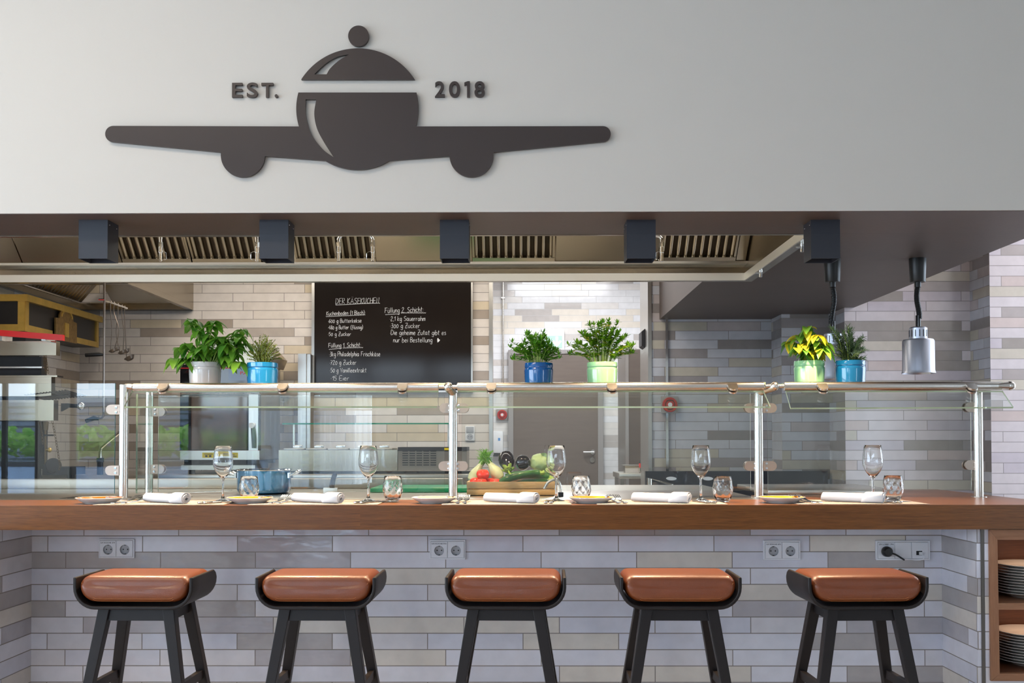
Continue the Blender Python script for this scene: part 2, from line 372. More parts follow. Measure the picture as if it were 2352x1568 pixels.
tomato_m = pm('tomato_skin', (226, 52, 22), .14, coat=.4, var=.08, vscale=12)
aub_m = pm('aubergine_skin', (24, 14, 24), .07, coat=.6)
calyx_m = pm('aubergine_calyx', (132, 160, 66), .5, var=.15, vscale=40)
cuc_m = pm('cucumber_skin', (38, 84, 30), .28, var=.35, vscale=34, bump=.15, bscale=60)
fen_m = pm('fennel_bulb', (206, 214, 172), .35, var=.10, vscale=30)
fen_g = leaf_mat('fennel_fronds', (70, 150, 30), (150, 205, 70))
cab_m = pm('cabbage', (178, 200, 142), .45, var=.16, vscale=18, bump=.5, bscale=22)
grey_lam = pm('grey_door_laminate', (112, 101, 93), .42, var=.05, vscale=4, aniso=(1, 1, 9))
grey_frame = pm('grey_door_frame', (150, 146, 144), .4)
yellow_st = pm('yellow_sticker', (232, 206, 40), .5)
blue_glass = pm('display_glass', (62, 78, 104), .10)
oven_in = pm('oven_cavity_copper', (96, 58, 36), .35, metal=.6, var=.4, vscale=8)
sign_green = pm('lit_exit_panel', (168, 205, 188), .4, emit=.25)
sign_white = pm('lit_exit_arrow', (240, 255, 250), .4, emit=.7)
hedge_m = leaf_mat('hedge_leaves', (96, 168, 60), (200, 232, 140))
facade_m = pm('grey_facade', (214, 222, 232), .7)
louvre_m = pm('facade_louvres', (120, 132, 150), .5)
bulb_m = pm('lit_bulb', (255, 190, 120), .4, emit=1.6)
tape_red = pm('red_trim', (190, 30, 30), .4)

# ------------------------------------------------------------------ setting: tiled walls
Yb, Yb2, Yb3, Yb4, Yb5, Yi = 8.05, 7.78, 7.48, 7.12, 6.82, 11.2
t_bar = tile_mat('tiles_bar_front', 'x', X(326.5, 4.37, 1250), Z(1268, 4.37), seed=3, wav=1.3, rough=.08)
t_barl = tile_mat('tiles_bar_return', 'y', 4.37, Z(1268, 4.37), seed=11, wav=.4, rough=.12)
WP = [(0, (218, 209, 202)), (.40, (212, 202, 193)), (.60, (206, 190, 166)), (.73, (214, 204, 196)), (.85, (164, 150, 138)), (.94, (178, 166, 156))]
t_back = tile_mat('tiles_kitchen_back', 'x', X(652, Yb, 700), Z(691.9, Yb), k=.2, seed=21, wav=.18, rough=.2, pal=WP)
t_backl = tile_mat('tiles_kitchen_side', 'y', Yb, Z(691.9, Yb), k=.2, seed=31, wav=.18, rough=.2, pal=WP)
GP = [(0, (186, 186, 192)), (.40, (176, 176, 182)), (.60, (180, 172, 158)), (.72, (178, 168, 166)), (.80, (138, 131, 128)), (.92, (148, 141, 141))]
t_b2 = tile_mat('tiles_right_back', 'x', X(1550, Yb2, 770), Z(781.8, Yb2), k=-.2, seed=41, wav=.2, rough=.2, pal=GP)
t_b3 = tile_mat('tiles_right_step', 'x', X(1840, Yb3, 770), Z(775.7, Yb3), k=-.2, seed=51, wav=.3, rough=.16, pal=GP)
RP = [(0, (196, 186, 188)), (.34, (186, 176, 182)), (.56, (188, 178, 166)), (.70, (188, 172, 168)), (.82, (150, 141, 136)), (.92, (164, 154, 152))]
t_b4 = tile_mat('tiles_right_near', 'x', X(1992, Yb4, 720), Z(717, Yb4), k=-.2, seed=61, wav=.6, rough=.14, pal=RP)
t_b5 = tile_mat('tiles_right_end', 'x', X(2300, Yb5, 720), Z(732, Yb5), k=-.2, seed=71, wav=.5, rough=.16, pal=RP)
t_side = tile_mat('tiles_right_sides', 'y', 7.48, Z(775.7, Yb3), k=-.2, seed=81, wav=.2, rough=.2, pal=GP)
t_inner = tile_mat('tiles_inner_room', 'x', X(1250, Yi, 700), Z(667, Yi), k=.2, seed=91, wav=.5, rough=.14, pal=[(0, (226, 226, 228)), (.5, (222, 218, 214)), (.66, (224, 216, 204)), (.82, (188, 182, 178)), (.92, (206, 200, 196))], grout=(196, 196, 196))

XL = -3.48
struct('wall_back', MB().box(XL, -.215, Yb, Yb+.12, 0, 3.0).box(-.215, 1.0, Yb, Yb+.12, 2.72, 3.0), t_back)
struct('wall_left', MB().box(XL-.12, XL, 4.45, Yb+.12, 0, 3.0), t_backl)
x23 = X(1784, 7.63, 900); x34 = X(1905, Yb3, 900); x45 = X(2230, Yb4, 900)
struct('wall_back_right', MB().box(X(1497, Yb2), x23, Yb2, Yb2+.5, 0, 3.0), t_b2)
struct('wall_step', MB().box(x23, x34, Yb3, Yb2+.5, 0, 3.0), [t_b3])
struct('wall_right', MB().box(x34, x45, Yb4, Yb2+.5, 0, 3.6), [t_b4])
struct('wall_right_end', MB().box(x45, 5.2, Yb5, Yb2+.5, 0, 3.6), [t_b5])
for nm in ('wall_step', 'wall_right', 'wall_right_end'):                 # the short returns show tiles that run along y
    me = bpy.data.objects[nm].data; me.materials.append(t_side)
    for p in me.polygons:
        if abs(p.normal.x) > .5: p.material_index = 1
# inner room behind the doorway
struct('wall_inner_back', MB().box(-.75, 2.0, Yi, Yi+.1, 0, 3.25), t_inner)
struct('wall_inner_left', MB().box(-.85, -.75, Yb+.12, Yi, 0, 3.25), t_inner)
struct('wall_inner_right', MB().box(2.0, 2.1, Yb2+.5, Yi, 0, 3.25), t_inner)
struct('ceiling_inner', MB().box(-.85, 2.1, Yb, Yi+.1, 3.25, 3.35), ceil_white)
# bar front under the counter
YR, YF = 4.37, 4.035
xl, xr = X(72, YR, 1400), X(2164, YR, 1400)
struct('wall_bar_front', MB().box(xl-.5, xr+.4, YR, YR+.03, 0, CT-.097), t_bar)
struct('wall_bar_left', MB().box(xl-1.2, xl, 3.2, YR, 0, CT-.097), t_barl)
xm = X(2250, YF, 1400)
struct('wall_bar_right', MB().box(xr-.0, xm+.02, YF, YR, 0, CT-.097), [t_bar, t_barl])
for p in bpy.data.objects['wall_bar_right'].data.polygons:
    if abs(p.normal.x) > .5: p.material_index = 1
struct('trim_1', MB().box(X(2250, YF-.004)-.0, X(2257, YF-.004), YF-.006, YF+.01, 0, CT-.098), pm('dark_corner_trim', (92, 88, 84), .4, metal=.6))
# white bulkhead, lowered dark ceiling, upper ceilings
struct('wall_front', MB().box(-7.6, 6.0, 4.14, 4.20, SOF+.002, 3.9), white_paint)
XS, XH = 2.32, 1.30
YH0, YH1 = 4.586, 5.9
struct('ceiling_lowered', MB().box(-7.6, XS, 4.145, YH0, SOF, SOF+.5).box(XH+.045, XS, YH0, YH1+.045, SOF, SOF+.5).box(1.06, XS, YH1+.045, Yb2, SOF, SOF+.9), dark_paint)
struct('ceiling_kitchen', MB().box(XL-.12, 1.06, 4.21, Yb2+.3, 3.0, 3.1).box(1.06, XS, 4.21, Yb2+.3, 3.0, 3.1), dark_paint)
struct('ceiling_right', MB().box(XS, 6.0, 4.21, Yb2+.3, 3.6, 3.7), ceil_white)
struct('wall_upper_right', MB().box(XS-.06, XS, 4.6, Yb4, SOF+.5, 3.6), white_paint)
struct('ceiling', MB().box(-7.7, 6.0, -5.3, 4.21, 3.9, 4.0), ceil_white)
struct('floor', MB().box(-7.7, 6.0, -5.3, Yi, -.1, 0), floor_m)
# dining side: window fronts behind and left of the camera (they light the room and show up in the glass)
def window(n, x0, x1, y0, y1, z0, z1):
    m = MB()
    if abs(x1-x0) > abs(y1-y0):
        for a in (x0, (x0+x1)/2-.03, x1-.06): m.box(a, a+.06, y0, y1, z0, z1)
        m.box(x0, x1, y0, y1, z0, z0+.06).box(x0, x1, y0, y1, z1-.06, z1)
    else:
        k = 4
        for i in range(k+1):
            a = y0+(y1-y0-.06)*i/k; m.box(x0, x1, a, a+.06, z0, z1)
        m.box(x0, x1, y0, y1, z0, z0+.06).box(x0, x1, y0, y1, z1-.06, z1)
    return struct('window_%d' % n, m, black_m)
wr = MB()
for a, b, c, d in ((-4.55, -3.8, 0, 2.55), (-2.0, 6.0, 0, 2.55), (-3.8, -2.0, 2.25, 2.55), (-3.8, -2.0, 0, .05), (-4.55, 6.0, 3.05, 3.9), (1.05, 6.0, 2.55, 3.05), (-6.62, -6.19, 0, 3.9), (-7.6, -4.55, 0, .03), (-7.6, -4.55, 2.75, 3.9)):
    wr.box(a, b, -5.12, -5.0, c, d)
struct('wall_rear', wr, white_paint)
window(1, -6.19, -4.55, -5.1, -5.04, .03, 2.75); window(2, -7.6, -6.62, -5.1, -5.04, .03, 2.75); window(3, -4.55, 1.05, -5.1, -5.04, 2.55, 3.05); window(6, -3.8, -2.0, -5.1, -5.04, .05, 2.25)
wl = MB()
for a, b, c, d in ((-5.12, 4.2, 0, .05), (-5.12, 4.2, 2.85, 3.9), (3.55, 4.2, .05, 2.85), (-5.12, -3.2, .05, 2.85)): wl.box(-7.66, -7.54, a, b, c, d)
struct('wall_far_left', wl, white_paint); window(4, -7.62, -7.56, -3.2, 3.55, .05, 2.85)
wq = MB()
for a, b, c, d in ((-5.1, -4.2, 0, 3.9), (-2.4, 4.3, 0, 3.9), (-4.2, -2.4, 0, .1), (-4.2, -2.4, 2.3, 3.9), (6.3, Yb5, 0, 3.9), (4.3, 6.3, 0, .6), (4.3, 6.3, 3.2, 3.9)): wq.box(5.9, 6.0, a, b, c, d)
struct('wall_far_right', wq, white_paint); window(5, 5.92, 5.98, 4.3, 6.3, .6, 3.2); window(7, 5.92, 5.98, -4.2, -2.4, .1, 2.3)  # the low rear window is unseen, added to light the bar front
# outside: a clipped hedge and a louvred facade
t = bmesh.new()
rnd = random.Random(3)
hd = MB()
for i in range(1500):
    p = Vector((rnd.uniform(-10.5, -4.2), rnd.uniform(-7.7, -7.0), rnd.uniform(.96, 1.3+.16*rnd.random()))); a = Vector((rnd.uniform(-1, 1), rnd.uniform(-1, 1), rnd.uniform(-1, 1))).normalized(); b = a.orthogonal().normalized(); s = rnd.uniform(.05, .11)
    hd.quad(p-a*s, p-b*s*.6, p+a*s, p+b*s*.6)
tag(hd.build('hedge', hedge_m, smooth=None, norm=False), 'green clipped hedge outside the corner windows, mirrored in the left glass', 'hedge', kind='stuff')
pn = thing('planter', 'pale blue planter box under the hedge outside the corner windows', 'planter', (-7.4, -7.35, 0))
MB().box(-3.2, 3.2, -.5, .5, 0, .80, .01).build('box', pm('planter_blue', (150, 176, 208), .6), pn, smooth=None); MB().box(-3.22, 3.22, -.52, .52, .80, .86).build('rim', black_m, pn, smooth=None)
fb = thing('facade', 'pale louvred building outside beyond the hedge, mirrored in the left glass', 'building', (-8, -9.2, 0))
MB().box(-4.5, 5, -.2, 0, 0, 2.0).build('wall', facade_m, fb, smooth=None)
lv = MB()
for i in range(12): lv.box(-4.4, 4.9, 0, .07, .55+i*.115, .62+i*.115)
lv.build('louvres', louvre_m, fb, smooth=None)
struct('ground_outside', MB().box(-14, 6, -12, -5.3, -.1, 0), facade_m)

# sheer curtains drawn across the garden door
cu_m = bpy.data.materials.new('sheer_curtain'); cu_m.use_nodes = True; n_ = cu_m.node_tree.nodes; n_.remove(n_['Principled BSDF'])
tl_ = n_.new('ShaderNodeBsdfTranslucent'); tl_.inputs[0].default_value = (.85, .88, .92, 1); tp_ = n_.new('ShaderNodeBsdfTransparent'); mx_ = n_.new('ShaderNodeMixShader'); mx_.inputs[0].default_value = .35
cu_m.node_tree.links.new(tl_.outputs[0], mx_.inputs[1]); cu_m.node_tree.links.new(tp_.outputs[0], mx_.inputs[2]); cu_m.node_tree.links.new(mx_.outputs[0], n_['Material Output'].inputs[0])
for k, (a, b) in enumerate(((-3.75, -3.0), (-2.75, -2.05))):
    P = [(a+(b-a)*i/80, -4.90+.035*math.sin(i*.75)+.012*math.sin(i*2.1)) for i in range(81)]
    tag(MB().loft([[(x, y, .06) for x, y in P], [(x, y, 2.3) for x, y in P]], closed=False, cap=False).build('sheer_curtain', cu_m, smooth=1.2, norm=False), ['left', 'right'][k]+' sheer curtain at the garden door behind the camera', 'curtain', 'sheer curtains')

# doorway trims, chalkboard trims
def px_box(x0, x1, y0, y1, Y, d, **k):
    a, b = at(x0, y1, Y), at(x1, y0, Y); return (a.x, b.x, Y-d, Y, a.z, b.z)
struct('trim_2', MB().box(X(1123.5, Yb), X(1132, Yb), Yb-.01, Yb+.13, 0, 2.72), steel_v)
struct('trim_3', MB().box(X(1489, Yb2), X(1497.5, Yb2), Yb2-.01, Yb2+.5, 0, 2.72), steel_v)
struct('trim_4', MB().box(X(1529, Yb2), X(1534.5, Yb2), Yb2-.02, Yb2, Z(1140, Yb2), SOF), chrome)
# ------------------------------------------------------------------ sign on the bulkhead
YW = 4.14
def pl(pts): return [at(x, y, YW) for x, y in pts]
def arc(cx, cyy, r, a0, a1, n=40): return [(cx+r*math.cos(math.radians(a0+(a1-a0)*i/n)), cyy+r*math.sin(math.radians(a0+(a1-a0)*i/n))) for i in range(n+1)]
sg = thing('wall_sign', 'dark brown cloche sign shaped like an aeroplane on the white bulkhead', 'sign', at(823, 250, YW))
def sp(name, pts, holes=()):
    o = at(823, 250, YW)
    return MB().poly([p-o+Vector((0, -.006, 0)) for p in pl(pts)], (0, -.012, 0), [[p-o+Vector((0, -.006, 0)) for p in pl(h)] for h in holes]).build(name, sign_brown, sg, smooth=.4)
sp('knob', arc(825, 86.4, 23.8, 0, 354, 48))
a = math.degrees(math.acos(130/153.9))
cat_ = lambda P, n=6: [(p.x, p.y) for p in catmull([(x, y, 0) for x, y in P], n)]
hole1 = [(723.8, 174.1), (752, 174.1)] + cat_([(752, 174.1), (760.8, 160), (781, 142), (803, 129)])[1:] + cat_([(803, 129), (778.6, 133.3), (753, 147.3), (732.7, 165), (723.8, 174.1)])[1:-1]
sp('cloche_lid', [(693.7, 186), *arc(823.8, 268.6, 153.9, -180+(90-math.degrees(math.asin(130/153.9))), -(90-math.degrees(math.asin(130/153.9))), 50), (954, 186)][1:-1], [hole1])
hole2 = cat_([(704.2, 231.5), (704.5, 267), (717.5, 310.6), (743, 345), (768, 363.7)]) + cat_([(768, 363.7), (745.5, 328.5), (730, 298), (723.8, 264.7), (728.2, 231.5)])[1:]
aa = math.degrees(math.asin((252.5-215.7)/140)); ab = math.degrees(math.asin((293.3-252.5)/140)); ac = math.degrees(math.acos((822.5-747.7)/140))
body = []
body += arc(822.5, 252.5, 140, -aa, ab, 14)                                   # right flank above the wing
body += [(1384, 292.5)] + arc(1384, 310.5, 18, -88, 80, 14)                   # right wing tip
body += [(1134, 352.5)] + arc(1083.5, 359, 50.5, -6, 177, 30) + [(1033, 361.5)]
body += arc(822.5, 252.5, 140, 90-(90-58.3), 90+31.7, 20)
body += [(611.5, 361.5)] + arc(560.5, 359, 50.5, 3, 186, 30) + [(510, 352.5)]
body += arc(264, 310.5, 18.5, 97, 268, 14)
body += arc(822.5, 252.5, 140, 180-ab, 180+aa, 14)
sp('plane_body', body, [hole2])
lt = thing('sign_lettering', 'raised brown letters EST. left of the cloche sign', 'lettering', at(587, 226, YW))
for ch, x0, x1, y0, y1, b in (('E', 535, 559, 192.7, 226, .02), ('S', 568.7, 593.7, 192, 226.6, .02), ('T', 602, 629.4, 192.7, 226, .02), ('.', 632.7, 639.8, 218.8, 226.4, .02)):
    o = lt.location; p, q = at(x0, y1, YW), at(x1, y0, YW)
    MB().add(glyph(ch, p.x-o.x, q.x-o.x, p.z-o.z, q.z-o.z, -.002, .012, b)).build('letter', sign_brown, lt, smooth=.4)
lt = thing('sign_lettering', 'raised brown numerals 2018 right of the cloche sign', 'lettering', at(1056, 226, YW))
for ch, x0, x1, y0, y1, b in (('2', 999.6, 1022, 189, 225.5, .02), ('0', 1031.7, 1057.3, 189, 225.5, .02), ('1', 1067, 1079.5, 189, 225.3, .02), ('8', 1090, 1113.6, 189, 225.5, .02)):
    o = lt.location; p, q = at(x0, y1, YW), at(x1, y0, YW)
    if ch == '1':
        w_ = q.x-p.x; h_ = q.z-p.z; x_, z_ = p.x-o.x, p.z-o.z
        MB().poly([(x_+w_*.48, -.002, z_), (x_+w_, -.002, z_), (x_+w_, -.002, z_+h_), (x_+w_*.62, -.002, z_+h_), (x_, -.002, z_+h_*.92), (x_, -.002, z_+h_*.74), (x_+w_*.48, -.002, z_+h_*.80)], (0, -.012, 0)).build('numeral', sign_brown, lt, smooth=.4); continue
    MB().add(glyph(ch, p.x-o.x, q.x-o.x, p.z-o.z, q.z-o.z, -.002, .012, b)).build('numeral', sign_brown, lt, smooth=.4)

# ------------------------------------------------------------------ five square spotlights
def spot_fitting(first, px, label):
    p = onz(px, 504.4, SOF); Yc = p.y+.058
    if first is None:
        t = thing('ceiling_spotlight', label, 'lamp', (p.x, Yc, SOF), 0, 'square ceiling spotlights over the bar')
        h = .163; w = .0605; d = .057
        b = MB()
        for x0, x1, y0, y1 in ((-w, w, -d, -d+.003), (-w, w, d-.003, d), (-w, -w+.003, -d, d), (w-.003, w, -d, d)): b.box(x0, x1, y0, y1, -h, 0)
        b.box(-w, w, -d, d, -.06, -.055); b.build('housing', black_m, t, smooth=None)
        MB().lathe([(.0, -.058), (.040, -.058), (.054, -.085), (.054, -.088), (.038, -.062), (0, -.062)], 28).build('reflector', lamp_in, t)
        MB().ball((0, 0, -.074), .014, 16).build('bulb', bulb_m, t)
        for sx in (-1, 1):
            for q in (-.038, .038): MB().ball((sx*w, q, -.018), .0022, 8).build('screw', chrome, t)
    else: t = dup(first, (p.x, Yc, SOF), label=label)
    l = bpy.data.lights.new('spot_beam', 'SPOT'); l.energy = 128; l.color = WARM; l.spot_size = math.radians(104); l.spot_blend = .75; l.shadow_soft_size = .03
    o = bpy.data.objects.new('spot_beam', l); COL.objects.link(o); o.location = (p.x, Yc, SOF-.158); o.rotation_euler = (-.15, 0, 0)
    return t
sf = None
for px, lb in ((214, 'black square ceiling spotlight at the far left, before the panelled hood end'), (629, 'black square ceiling spotlight second from left, beside the double fire nozzle'),
               (1043.5, 'middle black square ceiling spotlight, right above the chalkboard edge'), (1472.6, 'black square ceiling spotlight fourth from left, beside a single chrome nozzle'),
               (1896, 'black square ceiling spotlight at the far right, overlapping a pendant heat lamp')):
    r = spot_fitting(sf, px, lb); sf = sf or r

# ------------------------------------------------------------------ two heat lamps on coiled cords
def coil(z0, z1, r, w, turns, sway):
    P = []
    n = turns*12
    for i in range(n+1):
        f = i/n; a = 2*PI*turns*f; s = sway*math.sin(f*PI*1.6); P.append((r*math.cos(a)+s*.6, r*math.sin(a), z0+(z1-z0)*f))
    return MB().tube(P, w, 6)
def heat_lamp(px, drop, sway, label):
    p = onz(px, 593.7, SOF); s = F/p.y
    t = thing('heat_lamp', label, 'lamp', (p.x, p.y, SOF), 0, 'pendant heat lamps over the pass')
    MB().lathe([(0, 0), (.042, 0), (.0425, -.01), (.038, -.118), (.036, -.121), (0, -.121)], 32).build('ceiling_cap', black_plast, t)
    MB().lathe([(0, -.12), (.016, -.12), (.0155, -.146), (0, -.146)], 20).build('cord_grip', black_plast, t)
    zt = -.31-drop
    coil(-.145, zt+.005, .0105, .0038, 26, sway).build('coiled_cord', black_plast, t)
    MB().cyl((0, 0, zt+.02), (0, 0, zt-.045), .0125, .0125).build('stem', black_gloss, t)
    zn = zt-.04
    nk = MB().lathe([(0, zn), (.036, zn), (.0435, zn-.006), (.044, zn-.06), (0, zn-.06)], 40).build('neck', lamp_alu, t)
    sl = MB()
    for k in range(14):
        a = 2*PI*k/14; c = Vector((.0436*math.cos(a), .0436*math.sin(a), zn-.033)); M = Matrix.Translation(c) @ Matrix.Rotation(a, 4, 'Z')
        sl.box(-.001, .0012, -.0018, .0018, -.017, .017, M=M)
    sl.build('vent_slots', black_plast, nk)
    MB().lathe([(.044, zn-.06), (.073, zn-.064), (.0775, zn-.072), (.0785, zn-.22), (.083, zn-.236), (.080, zn-.236), (.074, zn-.22), (.072, zn-.08), (.04, zn-.07)], 48).build('shade', lamp_alu, t)
    MB().ball((0, 0, zn-.17), .04, 20, (1, 1, 1.3)).build('heat_bulb', white_pl, t)
heat_lamp(1911.5, .030, .012, 'silver pendant heat lamp behind the two right herb pots')
heat_lamp(2107.5, 0, -.010, 'silver pendant heat lamp hanging free at the far right')

# ------------------------------------------------------------------ extractor hood over the pass
hd = thing('extractor_hood', 'long stainless extractor hood under the dark ceiling, above the pass', 'extractor hood', (0, YH0, SOF))
def hb(*a, **k): return MB().box(*a, **k)
XA = -3.35
D = YH1-YH0
ZL = -.002
m = MB().box(XA, XH+.045, 0, .022, ZL, .05).box(XA, XH+.045, D+.0, D+.04, ZL, .26).box(XH, XH+.045, 0, D+.04, ZL, .05).box(XH+.012, XH+.045, .02, D, .04, .26)
m.build('canopy_rim', steel_d, hd, smooth=None)
MB().box(XA, XH, D-.012, D, ZL, .040).box(XH-.008, XH, .02, D, ZL, .040).build('drip_lip', pm('reflection_bright_lip', (232, 226, 214), .5, metal=1), hd, smooth=None)  # lip's paler steel carries the windows' reflection in its base colour
MB().box(XA, XH, D-.055, D-.004, .088, .102).build('gutter', steel, hd, smooth=None)
MB().box(XA, XH, .02, D, .66, .68).box(XA, XH, .0, .02, .05, .68).box(XH-.0, XH+.02, .0, D, .05, .68).build('canopy_top', steel_d, hd, smooth=None)
def incl(px, f):          # a point on the slanted filter bank: f = 0 foot (far, low), 1 = head (near, high)
    y = 1.0*(D-.05)-f*.50; z = .104+f*.50
    return y, z
def slab(x0, x1, name, mat, th=.012):
    y0, z0 = incl(0, 0); y1, z1 = incl(0, 1)
    MB().loft([[(x0, y0, z0), (x0, y1, z1), (x0, y1+th, z1+th), (x0, y0+th, z0+th)], [(x1, y0, z0), (x1, y1, z1), (x1, y1+th, z1+th), (x1, y0+th, z0+th)]]).build(name, mat, hd, smooth=None)
Yfb = YH0+D-.1
def fx(px): return X(px, Yfb, 590)
for a, b in ((-400, 40), (43, 272), (862, 1083), (1277, 1513), (1695, 1760)): slab(max(XA+.01, fx(a)), min(fx(b), XH-.01), 'blank_panel', steel_d)
trough_shade = pm('trough_shade_steel', (58, 50, 40), .4, metal=.8)  # dark backing puts the shade between the ribs into its colour
y0, z0 = incl(0, 0); y1, z1 = incl(0, 1)
for a, b in ((275, 434), (437, 595), (676, 861), (1085, 1274), (1515, 1693)):
    xa, xb = fx(a), fx(b); n = max(3, round((xb-xa)/.0435)); w = (xb-xa)/n
    f = MB(); nrm = Vector((0, -1, -1)).normalized()
    for i in range(n):                     # rounded baffle ribs with dark troughs between
        c = xa+(i+.5)*w; ring = []
        for (yy, zz) in ((y0, z0), (y1, z1)):
            ring.append([Vector((c+math.cos(q)*w*.31, yy+.02, zz+.02))+nrm*(.020*math.sin(q)) for q in [PI*k/8 for k in range(9)]])
        f.loft(ring)
    for x in (xa, xb-.012): f.loft([[(q, y0, z0), (q, y1, z1), (q, y1+.02, z1+.02), (q, y0+.02, z0+.02)] for q in (x, x+.012)])
    f.loft([[(q, y0-.004, z0-.002), (q, y0-.02, z0+.016), (q, y0+.01, z0+.04), (q, y0+.02, z0+.02)] for q in (xa, xb)])
    bf = f.build('baffle_filter', steel_d, hd, smooth=.7)
    MB().loft([[(x, y0+.02, z0+.02), (x, y1+.02, z1+.02), (x, y1+.03, z1+.03), (x, y0+.03, z0+.03)] for x in (xa, xb)]).build('trough_shade_back', trough_shade, bf, smooth=None)
def nozzle(px, side):
    o = at(px, 600, 5.35); x, y, z = o.x, o.y-YH0, o.z-SOF
    m = MB().cyl((x, y, z), (x, y, z+.045), .0085).cyl((x, y, z+.045), (x, y, z+.053), .012).cyl((x, y, z+.053), (x, y, z+.085), .0105).cyl((x, y, z+.075), (x, y, z+.10), .0125, seg=6)
    m.tube([(x+side*.008, y, z+.055), (x+side*.03, y-.005, z+.045), (x+side*.032, y, z+.012), (x+side*.008, y, z+.004)], .0012, 6)
    return m, (x, y, z+.10)
for px, sd in ((369, 1), (590, -1)):
    m, q = nozzle(px, sd); m.cyl(q, (q[0], q[1], .66), .009); m.build('fire_nozzle', chrome, hd)
m, q = nozzle(778, 0.001); m2, q2 = nozzle(856, -1)
pp = MB().add(m.bm).add(m2.bm)
pp.tube(catmull([q, (q[0], q[1], q[2]+.02), (q[0]+.02, q[1], q[2]+.04), (q[0]+.06, q[1], q[2]+.045), (q2[0]-.06, q[1], q[2]+.045), (q2[0]-.02, q[1], q[2]+.04), (q2[0], q[1], q[2]+.02), q2], 5), .009, 12)
pp.cyl(((q[0]+q2[0])/2, q[1], q[2]+.045), ((q[0]+q2[0])/2, q[1], .66), .009)
for s in (.35, .65): pp.cyl((q[0]+(q2[0]-q[0])*s-.012, q[1], q[2]+.045), (q[0]+(q2[0]-q[0])*s+.012, q[1], q[2]+.045), .0135, seg=6)
pp.build('fire_nozzle', chrome, hd)
m, q = nozzle(1520, -1); m.tube(catmull([q, (q[0]-.004, q[1], q[2]+.025), (q[0]-.03, q[1], q[2]+.035), (q[0]-.12, q[1], q[2]+.035)], 5), .009, 12); m.cyl((q[0]-.12, q[1], q[2]+.035), (q[0]-.12, q[1], .66), .009); m.build('fire_nozzle', chrome, hd)
for px, py in ((1747, 622), (1842, 562)):
    p = onz(px, py, SOF); b = MB().cyl((p.x, p.y-YH0, -.034), (p.x, p.y-YH0, .0), .0085).cyl((p.x, p.y-YH0, -.006), (p.x, p.y-YH0, .012), .011); b.box(p.x-.03, p.x-.005, p.y-YH0-.008, p.y-YH0+.008, -.016, -.010); b.build('latch', chrome, hd)

# ------------------------------------------------------------------ second hood at the back left
h2 = thing('extractor_hood', 'dark stainless hood at the back left, above the charcoal oven', 'extractor hood', (-2.58, 6.7, ZC+1.048))
Wd = XL+.005+2.58; Dp = Yb-6.705
m = MB().box(-.04, 0, 0, Dp, 0, .045).box(Wd, 0, 0, .04, 0, .045).box(Wd, 0, Dp-.05, Dp, 0, .05).box(Wd, Wd+.04, 0, Dp, 0, .045).box(-.012, 0, 0, Dp, .04, .6).box(Wd, 0, 0, .012, .04, .6)
m.build('rim', steel_d, h2, smooth=None)
MB().poly([(-.02, Dp-.06, .05), (-.02, .35, .58), (Wd+.28, .35, .58), (Wd+.28, Dp-.06, .05)], (0, .012, .012)).build('sloped_panel', steel, h2, smooth=None)
f = MB().poly([(Wd+.05, .06, .05), (Wd+.05, Dp-.1, .05), (Wd+.45, Dp-.1, .5), (Wd+.45, .06, .5)], (-.01, 0, .01))
for i in range(22):
    y = .1+i*.05; f.tube([(Wd+.06, y, .055), (Wd+.44, y, .48)], .014, 8)
f.build('baffle_filter', steel_d, h2, smooth=.7)

area('back_hood_fill', (-3.0, 7.2, ZC+1.60), (0, 0, 0), .6, .5, 9, (1.0, .93, .82))  # added fill that brightens the inside of the back hood, no known lamp
